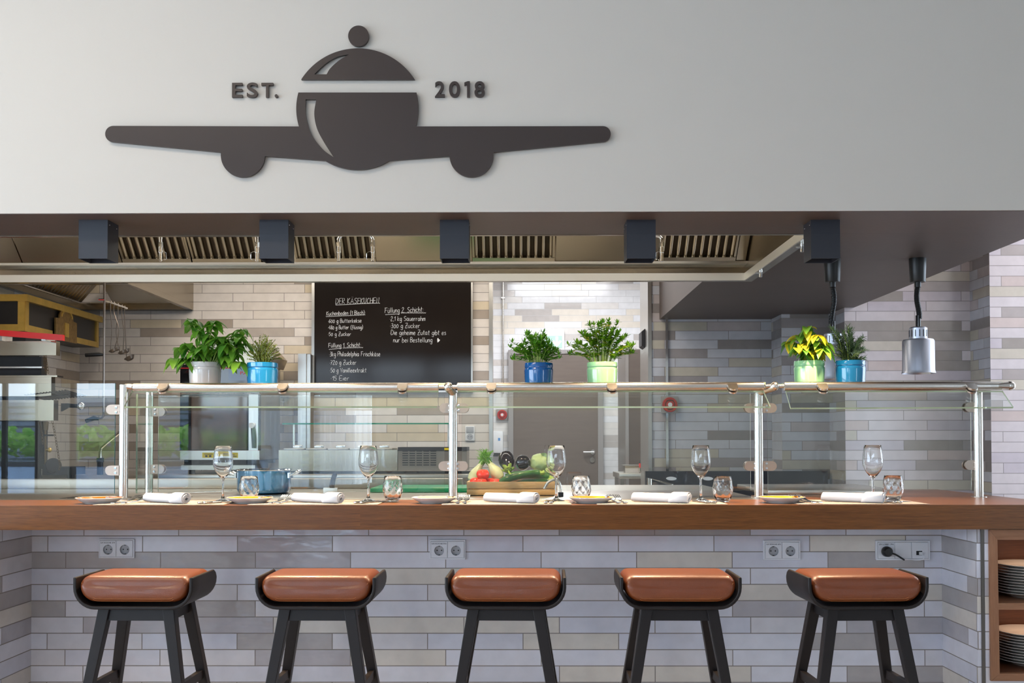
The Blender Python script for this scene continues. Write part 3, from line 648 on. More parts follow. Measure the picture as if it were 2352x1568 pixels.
# ------------------------------------------------------------------ chalkboard
YC = Yb-.03
q0, q1 = at(722, 897, YC), at(1082, 640, YC)
cb = thing('chalkboard', 'black chalkboard with a handwritten cheesecake recipe on the tiled back wall', 'chalkboard', ((q0.x+q1.x)/2, Yb, q0.z))
o = cb.location
bx0, bx1, bz1 = q0.x-o.x, q1.x-o.x, q1.z-o.z
MB().box(bx0, bx1, -.03, 0, 0, bz1).build('slate', board_m, cb, smooth=None)
MB().box(bx0-.022, bx0, -.036, 0, -.01, bz1).box(bx1, bx1+.012, -.036, 0, -.01, bz1).box(bx0-.022, bx1+.012, -.034, 0, -.014, 0).build('frame', steel_v, cb, smooth=None)
GL = {  # single-stroke handwriting: strokes of x,y pairs
'A': ['0 0 .3 1 .6 0', '.1 .35 .5 .35'], 'D': ['0 0 0 1 .35 .93 .55 .5 .35 .06 0 0'], 'E': ['.45 1 0 1 0 0 .45 0', '0 .5 .38 .5'], 'R': ['0 0 0 1 .4 .93 .42 .6 0 .5 .45 0'], 'K': ['0 0 0 1', '.45 1 0 .45 .45 0'],
'S': ['.5 .88 .3 1 .06 .85 .1 .6 .42 .42 .46 .14 .22 0 0 .12'], 'U': ['0 1 .02 .2 .2 0 .42 .2 .45 1'], 'C': ['.5 .85 .28 1 .04 .6 .08 .15 .3 0 .5 .14'], 'H': ['0 0 0 1', '.48 0 .48 1', '0 .5 .48 .5'], 'N': ['0 0 0 1 .45 0 .47 1'],
'B': ['0 0 0 1 .35 .95 .38 .6 0 .52 .42 .42 .42 .08 0 0'], 'F': ['0 0 .02 1', '-.1 1 .5 1', '.02 .52 .38 .52'], 'Z': ['0 1 .5 1 0 0 .5 0', '.05 .5 .42 .5'], 'P': ['0 0 0 1 .42 .95 .42 .55 0 .48'], 'V': ['0 1 .22 0 .5 1'],
'a': ['.4 .5 .15 .6 0 .3 .15 0 .38 .2 .4 .6', '.4 .3 .48 0'], 'b': ['0 1 0 0 .3 .05 .4 .35 .25 .6 0 .4'], 'c': ['.38 .5 .15 .6 0 .3 .15 0 .4 .1'], 'd': ['.4 .5 .15 .6 0 .3 .15 0 .4 .2', '.4 1 .42 0'], 'e': ['0 .3 .38 .35 .25 .62 .05 .5 .02 .15 .2 0 .42 .1'],
'f': ['.4 .95 .22 1 .15 .8 .12 -.25', '0 .5 .35 .5'], 'g': ['.38 .5 .15 .6 0 .3 .15 .02 .38 .2', '.4 .6 .4 -.3 .2 -.4 0 -.28'], 'h': ['0 1 0 0', '0 .4 .25 .6 .38 .45 .38 0'], 'i': ['.05 .6 .05 0', '.05 .82 .06 .86'], 'k': ['0 1 0 0', '.35 .6 0 .25 .38 0'],
'l': ['.05 1 .05 .1 .15 0'], 'm': ['0 .6 0 0', '0 .4 .18 .6 .28 .4 .28 0', '.28 .4 .46 .6 .56 .4 .56 0'], 'n': ['0 .6 0 0', '0 .4 .22 .6 .36 .4 .36 0'], 'o': ['.2 .6 0 .35 .1 0 .32 .05 .4 .35 .2 .6'], 'r': ['0 .6 .02 0', '.02 .4 .2 .6 .32 .55'],
's': ['.32 .55 .12 .6 .05 .42 .3 .25 .28 .03 0 .05'], 't': ['.15 .95 .15 .1 .3 0', '0 .62 .34 .62'], 'u': ['0 .6 .02 .12 .2 0 .36 .15', '.38 .6 .4 0'], 'x': ['0 .6 .36 0', '.36 .6 0 0'], 'p': ['0 .6 0 -.35', '0 .5 .25 .6 .38 .35 .25 .02 0 .12'],
'0': ['.22 .8 0 .45 .12 0 .35 .08 .42 .5 .22 .8'], '1': ['0 .6 .22 .95 .22 0'], '2': ['0 .75 .2 .98 .4 .72 0 0 .46 .02'], '3': ['0 .9 .3 .95 .35 .65 .12 .52 .4 .35 .3 0 0 .05'], '4': ['.3 1 0 .35 .45 .35', '.35 .6 .33 0'], '5': ['.42 .95 .08 .95 .04 .55 .32 .58 .4 .2 .2 0 0 .08'],
'6': ['.38 .95 .08 .55 .05 .12 .25 0 .4 .2 .28 .45 .06 .3'], '7': ['0 .95 .46 .95 .15 0', '.1 .5 .4 .5'], '8': ['.2 .5 .02 .78 .22 1 .4 .78 .2 .5 0 .2 .2 0 .42 .2 .2 .5'], '.': ['.05 0 .08 .04'], ',': ['.08 .06 .02 -.12'], ':': ['.05 .08 .08 .12', '.05 .5 .08 .54'], '·': ['.1 .35 .14 .39'],
'(': ['.25 1.1 .05 .6 .08 .2 .25 -.15'], ')': ['0 1.1 .2 .6 .18 .2 0 -.15'], 'Ä': ['0 0 .3 1 .6 0', '.1 .35 .5 .35', '.2 1.16 .23 1.19', '.4 1.16 .43 1.19'], 'ü': ['0 .6 .02 .12 .2 0 .36 .15', '.38 .6 .4 0', '.08 .82 .1 .86', '.28 .82 .3 .86'], 'ä': ['.4 .5 .15 .6 0 .3 .15 0 .38 .2 .4 .6', '.4 .3 .48 0', '.1 .8 .12 .84', '.3 .8 .32 .84'],
'ß': ['0 -.2 0 .8 .2 1 .35 .8 .18 .55 .4 .3 .3 0 .12 .05']}
rn = random.Random(5); KX = 370/2321
wr_ = MB()
def bp(zx, zy): p = at(720+zx*KX, 640+zy*KX, YC); return Vector((p.x-o.x, -.0305, p.z-o.z))
def stroke(P, r): wr_.tube([bp(x, y) for x, y in P], r, 5)
def line(s, x0, x1, y, h, tilt=0.):
    pen = 0.; out = []
    for ch in s:
        if ch == ' ': pen += .42; continue
        mx = 0
        for st in GL[ch]:
            v = [float(q) for q in st.split()]; pts = list(zip(v[::2], v[1::2])); mx = max(mx, max(p[0] for p in pts)); out.append([(pen+px, py) for px, py in pts])
        pen += mx+.17
    w = pen-.17; k = (x1-x0)/w
    for pts in out:
        j = rn.uniform(-.03, .03)
        P = [(x0+px*k+py*h*.06, y-(py+j)*h-(px*k)*tilt) for px, py in pts]
        if len(P) > 3: P = [(q.x, q.y) for q in catmull([(a, b, 0) for a, b in P], 3)] if not s.isupper() else P
        stroke(P, .0015)
for a in (('DER KÄSEKUCHEN', 320, 940, 362, 78, .02), ('Kuchenboden (1 Blech):', 188, 745, 528, 56, .03), ('·600 g Butterkekse', 205, 690, 635, 56, .01), ('·480 g Butter (flüssig)', 205, 710, 728, 54, .01), ('·50 g Zucker', 205, 538, 822, 54, .0),
          ('Füllung 1. Schicht:', 218, 680, 990, 62, .02), ('·3kg Philadelphia Frischkäse', 220, 960, 1116, 66, .0), ('·720 g Zucker', 226, 615, 1236, 64, .0), ('·50 g Vanilleextrakt', 232, 760, 1348, 64, .0), ('·15 Eier', 245, 510, 1464, 66, .0),
          ('Füllung 2. Schicht:', 1030, 1580, 492, 72, .03), ('·2,1 kg Sauerrahm', 1095, 1608, 606, 66, .0), ('·300 g Zucker', 1100, 1530, 708, 66, .0), ('·Die geheime Zutat gibt es', 1098, 1905, 808, 68, .0), ('nur bei Bestellung', 1150, 1708, 914, 68, .0)): line(*a)
stroke([(325, 366), (320, 378), (380, 376), (700, 358), (950, 350), (957, 358)], .002)
for x0, x1, y, tl in ((180, 745, 545, .045), (222, 410, 1018, .1), (425, 715, 996, .02), (1035, 1240, 517, .06), (1260, 1620, 492, .0)):
    n = int((x1-x0)/12); stroke([(x0+(x1-x0)*i/n, y-(x1-x0)*i/n*tl+(4 if i % 2 else -4)) for i in range(n+1)], .0018)
hp = [(1785, 862), (1793, 852), (1803, 862), (1803, 875), (1815, 872), (1823, 882), (1812, 900), (1788, 918), (1784, 890)]
MB().poly([bp(x, y) for x, y in hp], (0, -.001, 0)).build('chalk_heart', chalk, cb, smooth=None)
wr_.build('chalk_writing', chalk, cb, smooth=None)
# ------------------------------------------------------------------ bar counter and steel pass
YK = 3.99
XR = 2.15
ct = MB()
pts = [(-3.3, YK), (XR+.9, YK), (XR+.9, 4.02), (XR, 4.02), (XR, 5.31), (1.76, 5.31), (1.76, 4.72), (1.06, 4.72), (1.06, 4.385), (-3.3, 4.385)]
pts = [(-3.3, YK), (3.2, YK), (3.2, 4.30), (XR, 4.38), (XR, 5.31), (1.76, 5.31), (1.76, 4.72), (1.06, 4.72), (1.06, 4.385), (-3.3, 4.385)]
ct.poly([(x, y, CT-.095) for x, y in pts], (0, 0, .095))
bmesh.ops.bevel(ct.bm, geom=[e for e in ct.bm.edges if len(e.link_faces) == 2 and e.calc_face_angle() > .5], offset=.0025, segments=2, affect='EDGES')
tag(ct.build('bar_counter', oak, smooth=.4), 'long thick oak bar counter laid with five place settings', 'bar counter')
ps = thing('pass_counter', 'stainless pass worktop behind the oak bar, under the glass guards', 'worktop', (0, 4.385, 0))
MB().box(XL+.02, 1.055, .002, 1.55, CT-.04, CT-.002, .004).build('worktop', steel, ps)
MB().box(XL+.02, 1.055, .03, 1.5, .1, CT-.042).build('cabinet_body', steel_d, ps, smooth=None)
MB().box(XL+.02, X(1063, 5.5), 1.10, 1.16, CT-.002, CT+.052, .005, 2).build('upstand', pm('upstand_steel', (172, 164, 152), .42, metal=1), ps)
g = MB()
for i in range(16): g.box(-2.05+i*.035, -2.05+i*.035+.024, .16, .30, CT-.004, CT-.001)
g.build('drain_slots', black_plast, ps, smooth=None)
p0, p1 = at(1763, 1138, 4.73), at(2050, 1127, 4.73)
sl = thing('steel_ledge', 'low stainless ledge on the right end of the counter behind the glass', 'ledge', ((p0.x+1.755)/2, 4.80, CT))
MB().box(-(1.755-p0.x)/2, (1.755-p0.x)/2, -.075, .6, .0005, .024, .004).build('ledge_plate', steel, sl)

# ------------------------------------------------------------------ glass guards
YP = 4.52; RT = Z(889, 4.50, 700)        # rail height
def clamp(par, px, py, side, Y, root):
    """A D-shaped glass clamp: side = -1 sticks out to the left of the post, +1 to the right."""
    p = at(px, py, Y)-Vector(root); x, y, z = p.x, p.y, p.z
    pr = [(x-side*.029, z-.0215), (x+side*.010, z-.0215)] + [(x+side*(.010+.0215*math.sin(q)), z-.0215*math.cos(q)) for q in [PI*k/12 for k in range(1, 12)]] + [(x+side*.010, z+.0215), (x-side*.029, z+.0215)]
    m = MB()
    for yy in (-.016, .007): m.poly([(a, y+yy, b) for a, b in pr], (0, .010, 0))
    c = m.build('glass_clamp', clamp_m, par, smooth=.5)
    for dz in (-.0105, .0105): MB().lathe([(0, 0), (.0062, 0), (.0054, .0022), (0, .0026)], 16, M=Matrix.Translation((x-side*.014, y-.016, z+dz)) @ Matrix.Rotation(PI/2, 4, 'X')).build('screw', chrome, c)
def sheet(par, name, x0, x1, y0, y1, z0, z1, edge=None):
    """A pane with coloured cut edges."""
    m = MB().box(x0, x1, y0, y1, z0, z1); d = sorted((x1-x0, y1-y0, z1-z0)); thin = 'xyz'[[x1-x0, y1-y0, z1-z0].index(d[0])]
    ax = 'xyz'.index(thin); m.bm.normal_update()
    for f in m.bm.faces: f.material_index = 0 if abs(f.normal[ax]) > .5 else 1
    return m.build(name, [pane, edge or (pane_edge_v if 'pane' in name else pane_edge)], par, smooth=None)
def visor(par, root, corners):
    c = [at(*q)-Vector(root) for q in corners]
    m = MB(); n = (c[1]-c[0]).cross(c[3]-c[0]).normalized()*.008
    m.poly(c, n); m.bm.normal_update()
    for f in m.bm.faces: f.material_index = 0 if abs(f.normal.dot(n.normalized())) > .5 else 1
    m.build('visor_glass', [pane, pane_edge], par, smooth=None)
def rail_clip(par, root, px, Y):
    p = at(px, 889, Y)-Vector(root); m = MB()
    pr = []
    for k in range(13):
        q = PI*k/12; pr.append((p.x-.0205*math.cos(q), -math.sin(q)*.014))
    up = Vector((0, -.055, -.036)).normalized(); nr = Vector((0, -.55, .83)).normalized(); o = Vector((p.x, p.y-.012, p.z+.003))
    prf = [o+Vector((-.0215, 0, 0))+nr*.016, o+Vector((-.0215, 0, 0))+nr*.016+up*.030] + [o+Vector((-.0215*math.cos(PI*k/10), 0, 0))+up*(.030+.0215*math.sin(PI*k/10))+nr*.016 for k in range(1, 10)] + [o+Vector((.0215, 0, 0))+nr*.016+up*.030, o+Vector((.0215, 0, 0))+nr*.016]
    m.poly(prf, tuple(nr*-.0085)); m.poly([q-nr*.017 for q in prf], tuple(nr*-.0075))
    m.build('visor_clip', tube_steel, par, smooth=.5)
def post(par, root, px, Y, ztop, r=.0195, name='post'):
    p = at(px, 1040, Y)-Vector(root)
    b = MB().cyl((p.x, p.y, -.001), (p.x, p.y, ztop-root[2]), r, seg=32); b.lathe([(0, 0), (.034, 0), (.034, .003), (r, .005), (0, .005)], 32, c=(p.x, p.y, -.001)); return b.build(name, tube_steel, par), p
def rail(par, root, px0, px1, Y):
    a, b = at(px0, 889, Y)-Vector(root), at(px1, 889, Y)-Vector(root); a.z = b.z = RT-root[2]; a.y = b.y = Y-root[1]
    MB().cyl(a, b, .0195, seg=36).build('rail', tube_steel, par); return a, b
def ball_joint(par, root, px, Y, post_x, post_y, ztop):
    p = at(px, 889, Y)-Vector(root); p.z = RT-root[2]; p.y = Y-root[1]; m = MB()
    m.ball(p, .0205, 28); m.lathe([(0, 0), (.0203, .0), (.0195, .03), (0, .03)], 28, M=Matrix.Translation(p) @ Vector((post_x-p.x, post_y-p.y, ztop-p.z)).to_track_quat('Z', 'Y').to_matrix().to_4x4())
    m.cyl(p-Vector((.0405, 0, 0)), p+Vector((.040, 0, 0)), .0085)
    m.tube([p, Vector((post_x, post_y, ztop))], .0175, 20)
    m.build('rail_joint', tube_steel, par)
SH = RT+.0205                                     # glass shelf level: pots stand on it behind the rail
def shelf(par, root, x0, x1):
    sheet(par, 'shelf_glass', x0, x1, 4.545-root[1], 4.80-root[1], SH-.010-root[2], SH-root[2])
    m = MB()
    for i in range(3):
        x = x0+.12+(x1-x0-.24)*i/2; m.box(x-.012, x+.012, 4.50-root[1], 4.60-root[1], SH-.024-root[2], SH-.0105-root[2])
    m.build('shelf_bracket', clamp_m, par, smooth=None)

# left partition: one upright pane held to the first post
R0 = (at(-40, 1000, 4.50).x, 4.50, CT)
g0 = thing('glass_partition', 'upright glass pane at the far left mirroring windows, clamped to the first post', 'glass screen', R0)
a, b = at(-260, 1134, 4.50), at(265, 880, 4.50)
sheet(g0, 'pane', a.x-R0[0], b.x-R0[0], -.004, .004, a.z-CT, b.z-CT, pane_edge_b)
clamp(g0, 263, 940.5, -1, 4.50, R0); clamp(g0, 261, 1080, -1, 4.50, R0)
MB().box(at(-240, 1000, 4.5).x-R0[0], at(-200, 1000, 4.5).x-R0[0], -.02, .02, -.001, a.z-CT+.02).build('foot', clamp_m, g0, smooth=None)

# guard A
RA = (at(650, 1000, YP).x, YP, CT)
gA = thing('glass_guard', 'left section of the serving guard with steel rail, visor glass and two posts', 'sneeze guard', RA, 0, 'glass serving guards on the bar')
_, p1 = post(gA, RA, 284, 4.50, RT+.012); _, p2 = post(gA, RA, 342.5, 4.80, SH-.012, .0185)
rail(gA, RA, 308, 1007, 4.50)
q = at(308, 889, 4.5)-Vector(RA); q.z = RT-CT; q.y = -.02
MB().tube(catmull([(p1.x, p1.y, RT-CT-.03), (p1.x, p1.y, RT-CT-.004), (p1.x+.015, p1.y, RT-CT+.004), (q.x-.006, q.y, RT-CT+.002)], 6), .014, 16).cyl((p1.x, p1.y, RT-CT), (q.x+.02, q.y, RT-CT), .008).build('rail_elbow', tube_steel, gA)
visor(gA, RA, [(303, 897, 4.49), (1007, 897, 4.49), (1003, 933, 4.39), (285, 933, 4.39)])
for px in (380, 653, 926): rail_clip(gA, RA, px, 4.50)
a, b = at(351, 1129, 4.80), at(1021, 905, 4.56)
sheet(gA, 'front_pane', at(364, 1000, 4.575).x-RA[0], at(1021, 1000, 4.575).x-RA[0], .050, .058, Z(1128.6, 4.575)-CT, Z(907, 4.575)-CT)
sheet(gA, 'return_pane', at(351, 1000, 4.79).x-RA[0]-.004, at(351, 1000, 4.79).x-RA[0]+.004, .07, .26, Z(1127, 4.79)-CT, Z(905, 4.7)-CT)
clamp(gA, 366, 945.5, 1, 4.79, RA); clamp(gA, 364, 1077, 1, 4.79, RA)
shelf(gA, RA, at(345, 880, 4.6).x-RA[0], at(1030, 880, 4.6).x-RA[0])
# guard B
RB = (at(1400, 1000, YP).x, YP, CT)
gB = thing('glass_guard', 'middle section of the serving guard, between the vegetable crate and the right herbs', 'sneeze guard', RB, 0, 'glass serving guards on the bar')
_, p3 = post(gB, RB, 1040.5, 4.56, RT-.025)
rail(gB, RB, 1051, 1753, 4.50)
ball_joint(gB, RB, 1029.5, 4.49, p3.x, p3.y, RT-.025-CT)
visor(gB, RB, [(1052, 897, 4.49), (1754, 897, 4.49), (1770, 933, 4.39), (1047, 933, 4.39)])
for px in (1129, 1404, 1679): rail_clip(gB, RB, px, 4.50)
clamp(gB, 1026, 937, -1, 4.575, RB); clamp(gB, 1024, 1070, -1, 4.575, RB); clamp(gB, 1061, 937, 1, 4.575, RB); clamp(gB, 1059, 1070, 1, 4.575, RB)
sheet(gB, 'front_pane', at(1061, 1000, 4.575).x-RB[0], at(1723.5, 1000, 4.575).x-RB[0], .050, .058, Z(1126, 4.575)-CT, Z(904, 4.575)-CT)
shelf(gB, RB, at(1060, 880, 4.6).x-RB[0], at(1752, 880, 4.6).x-RB[0])
# guard C
RC = (at(2000, 1000, YP).x, YP, CT)
gC = thing('glass_guard', 'right section of the serving guard ending at a free corner post', 'sneeze guard', RC, 0, 'glass serving guards on the bar')
_, p4 = post(gC, RC, 1742.5, 4.56, RT-.025); _, p5 = post(gC, RC, 2247, 4.56, RT-.018)
rail(gC, RC, 1801, 2298, 4.50)
ball_joint(gC, RC, 1779, 4.49, p4.x, p4.y, RT-.025-CT)
q = at(2321, 887, 4.49)-Vector(RC); q.z = RT-CT; q.y = -.03
MB().ball(q, .0205, 28).cyl(q-Vector((.055, 0, 0)), q, .011, .019).build('rail_end', tube_steel, gC)
MB().tube(catmull([(p5.x, p5.y, RT-CT-.03), (p5.x, p5.y, RT-CT-.016), (p5.x+.006, -.015, RT-CT-.008)], 5), .016, 20).build('rail_saddle', tube_steel, gC)
visor(gC, RC, [(1805, 897, 4.49), (2303, 897, 4.49), (2328, 934, 4.39), (1816, 936, 4.39)])
for px in (1884, 2224): rail_clip(gC, RC, px, 4.50)
for px, sd in ((1725, -1), (1766, 1)):
    clamp(gC, px, 937, sd, 4.575, RC); clamp(gC, px, 1069.5, sd, 4.575, RC)
clamp(gC, 2229, 935, -1, 4.575, RC); clamp(gC, 2229, 1067.5, -1, 4.575, RC)
sheet(gC, 'front_pane', at(1763, 1000, 4.575).x-RC[0], at(2230, 1000, 4.575).x-RC[0], .050, .058, Z(1126, 4.575)-CT, Z(905, 4.575)-CT)
shelf(gC, RC, at(1800, 880, 4.6).x-RC[0], at(2290, 880, 4.6).x-RC[0])

# ------------------------------------------------------------------ herb pots on the glass shelf
def pot_mesh(R, Hh):
    return [(0, 0), (R*.90, 0), (R*.95, .004), (R*.97, .02), (R, Hh*.64), (R*.995, Hh*.70), (R*.955, Hh*.745), (R*.955, Hh*.765), (R*.99, Hh*.80), (R*.985, Hh*.98), (R*.965, Hh), (R*.93, Hh), (R*.93, Hh*.9), (0, Hh*.9)]
def leaf(m, base, d, up, L, Wd, droop=.3, fold=.25, n=5):
    d = d.normalized(); side = d.cross(up); side = side.normalized() if side.length > 1e-4 else d.orthogonal().normalized(); nrm = side.cross(d).normalized(); prev = None
    for i in range(n+1):
        t = i/n; w = Wd*.5*math.sin(PI*min(1, (t*.92+.06)))**.8*(1-.25*t); c = base+d*(L*t*(1-.1*t*droop))-Vector((0, 0, 1))*(droop*L*t*t)
        if i == n: w = .0004
        row = [m.bm.verts.new(c-side*w+nrm*(w*fold)), m.bm.verts.new(c), m.bm.verts.new(c+side*w+nrm*(w*fold))]
        if prev:
            m._f((prev[0], prev[1], row[1], row[0])); m._f((prev[1], prev[2], row[2], row[1]))
        prev = row
def herb(name, label, px0, px1, pyr, potm, style, leafm, tips, leafm2=None, seed=1):
    r = random.Random(seed); Y = 4.665
    a, b = at(px0, 850, Y), at(px1, 850, Y); R = (b.x-a.x)/2*.99; c = Vector(((a.x+b.x)/2, Y, SH)); Hh = Z(pyr, Y-R)-SH
    t = thing(name, label, 'potted herb', c, 0, 'potted herbs on the glass shelf')
    MB().lathe(pot_mesh(R, Hh), 48).build('pot', potm, t)
    MB().lathe([(0, Hh*.915), (R*.6, Hh*.91), (R*.925, Hh*.895)], 24).build('soil', soil, t)
    st = MB(); lf = [MB(), MB()]
    for tip in tips:
        px, py = tip[0], tip[1]; yo = r.uniform(-.075, .075) if len(tip) < 3 else tip[2]
        T = at(px, py, Y+yo)-c; ang = math.atan2(T.y, T.x); br = min(R*.8, T.xy.length*.35)*r.uniform(.6, 1)
        B = Vector((br*math.cos(ang), br*math.sin(ang), Hh*.9)); mid = B.lerp(T, .5)+Vector((0, 0, .22*(T-B).length*.5))-Vector((T.x, T.y, 0))*.12
        P = catmull([B, mid, T], 6); k = len(P)
        if style == 'basil':
            st.tube(P, .0022, 6, [.0028-.0012*i/k for i in range(k)])
            for (f, L, nl) in ((1., .058, 5), (.86, .058, 3), (.68, .048, 2), (.5, .040, 2)):
                i = min(k-1, int(f*(k-1))); a0 = r.uniform(0, PI)
                for q in range(nl):
                    a1 = a0+2*PI*q/nl+r.uniform(-.4, .4); d = Vector((math.cos(a1), math.sin(a1), r.uniform(-.35, .25)))
                    s = L*r.uniform(.75, 1.2); leaf(lf[1 if (leafm2 and r.random() < .38) else 0], P[i], d, Vector((0, 0, 1)), s, s*.70, r.uniform(.35, .95), r.uniform(.2, .5))
        elif style == 'mint':
            st.tube(P, .0014, 5)
            for i in range(3, k):
                if i < k*.45 and r.random() < .5: continue
                a0 = r.uniform(0, PI); L = (.030 if i < k-2 else .026)*r.uniform(.75, 1.25)
                for q in (0, PI):
                    d = Vector((math.cos(a0+q), math.sin(a0+q), r.uniform(.1, .9))); leaf(lf[1 if (leafm2 and r.random() < .1) else 0], P[i], d, Vector((0, 0, 1)), L, L*.52, r.uniform(.0, .35), r.uniform(.1, .4), 4)
            for q in range(3):
                a1 = 2*PI*q/3+r.random(); leaf(lf[0], P[-1], Vector((math.cos(a1)*.6, math.sin(a1)*.6, .9)), Vector((math.cos(a1), math.sin(a1), 0)), .024, .010, .0, .3, 4)
        elif style == 'thyme':
            P = [p+Vector((r.uniform(-1, 1), r.uniform(-1, 1), 0))*.004 for p in P]; st.tube(P, .0009, 5)
            for i in range(2, k):
                for q in range(5):
                    a1 = r.uniform(0, 2*PI); leaf(lf[0], P[i].lerp(P[i-1], r.random()), Vector((math.cos(a1), math.sin(a1), r.uniform(.2, 1))), Vector((0, 0, 1)), r.uniform(.006, .011), .0034, 0, .1, 3)
        else:
            st.tube(P, .0016, 5)
            for i in range(1, k):
                for q in range(9):
                    a1 = r.uniform(0, 2*PI); tg = (P[i]-P[i-1]).normalized(); e = tg.orthogonal().normalized(); e = Matrix.Rotation(a1, 3, tg) @ e
                    leaf(lf[0], P[i].lerp(P[i-1], r.random()), e*.8+tg*.75, tg, r.uniform(.018, .030), .0032, r.uniform(-.1, .3), .1, 3)
    st.build('stems', stem_m, t, norm=False)
    lf[0].build('foliage', leafm, t, smooth=1.2, norm=False)
    if leafm2 and len(lf[1].bm.faces): tag(lf[1].build('yellowed_leaves', leafm2, t, smooth=1.2, norm=False), 'yellowed leaves')
    else: lf[1].bm.free()
L_basil = leaf_mat('basil_leaves', (34, 108, 36), (150, 205, 72), .32)
L_mint = leaf_mat('mint_leaves', (42, 126, 28), (140, 202, 60), .4)
L_mint2 = leaf_mat('mint_leaves_pale', (62, 140, 22), (150, 196, 48), .4)
L_thyme = leaf_mat('thyme_leaves', (108, 118, 36), (176, 172, 70), .5)
L_rose = leaf_mat('rosemary_needles', (64, 92, 56), (128, 150, 102), .45)
L_yel = leaf_mat('yellow_leaves', (190, 190, 40), (238, 214, 50), .4)
herb('potted_basil', 'tall leafy basil in a white glazed pot at the left end of the shelf', 435, 507, 828, pot_white, 'basil', L_basil,
     [(440, 735), (447, 738, .0), (492, 738), (490, 740, .02), (555, 758), (550, 775), (536, 782), (520, 790), (478, 770), (470, 792), (505, 775), (430, 790), (415, 800), (402, 824), (424, 825), (538, 815), (545, 800), (515, 815), (490, 805), (455, 808), (560, 790), (530, 832), (548, 832)], None, 3)
rr = random.Random(9)
fan = lambda x0, x1, yb, yt, n, pk=1.: [(x0+(x1-x0)*(i+.5+rr.uniform(-.4, .4))/n, yb-(yb-yt)*(math.sin(PI*(i+.5)/n)**.5)*rr.uniform(.62, 1.)) for i in range(n)]
herb('potted_thyme', 'wiry thyme in a turquoise glazed pot beside the tall basil', 567, 639, 829.5, pot_lblue, 'thyme', L_thyme, fan(566, 648, 832, 768, 70), None, 4)
herb('potted_mint', 'short bushy mint in a deep blue glazed pot', 1203.5, 1271, 831.5, pot_blue, 'mint', L_mint, fan(1174, 1288, 838, 764, 36)+[(1176, 786), (1172, 798), (1248, 764), (1210, 766)], None, 5)
herb('potted_mint', 'tall spreading mint in a pale green pot in the middle of the bar', 1347.5, 1418.5, 830, pot_green, 'mint', L_mint2, fan(1312, 1456, 828, 738, 42)+[(1306, 792), (1308, 814), (1455, 793), (1450, 808), (1398, 738), (1418, 742), (1355, 745)], L_yel, 6)
herb('potted_basil', 'small yellowing basil in a pale green pot, left of the two right pots', 1823.5, 1894, 828, pot_green, 'basil', L_basil, [(1855, 752), (1876, 770), (1835, 772), (1815, 785), (1832, 800), (1860, 785), (1880, 785), (1892, 790), (1888, 800), (1868, 800), (1845, 790), (1850, 805), (1875, 812)], L_yel, 7)
herb('potted_rosemary', 'rosemary in a petrol blue pot at the right end of the shelf', 1917.5, 1988, 827.5, pot_pblue, 'rosemary', L_rose, [(1908, 752), (1912, 768), (1920, 782), (1938, 760), (1968, 790), (1986, 802), (1972, 782), (1958, 768), (1925, 800), (1940, 805), (1955, 800), (1950, 755), (1915, 755), (1925, 765), (1948, 748), (1955, 756), (1940, 770), (1975, 778), (1982, 775), (1978, 800), (1960, 785), (1945, 795), (1930, 785), (1925, 815), (1984, 822), (1965, 812), (1950, 775), (1970, 790)], None, 8)
# ------------------------------------------------------------------ place settings
def cx(px, Y): return at(px, 1150, Y).x
PLACE = ['first place from the left', 'second place from the left', 'middle place', 'fourth place from the left', 'rightmost place']
# placemats
mt = None
for i, (a, b) in enumerate(((215, 515), (572, 865), (1015, 1312), (1370, 1672), (1822, 2143))):
    x0, x1 = cx(a, 4.02), cx(b, 4.02)
    lb = 'beige woven placemat at the %s of the bar' % PLACE[i]
    if mt is None: mt = tag(MB().box(-.255, .255, -.150, .150, .0003, .0028, .001).build('placemat', mat_m), lb, 'placemat', 'woven placemats'); mt.location = ((x0+x1)/2, 4.155, CT)
    else: dup(mt, ((x0+x1)/2, 4.155, CT), label=lb)
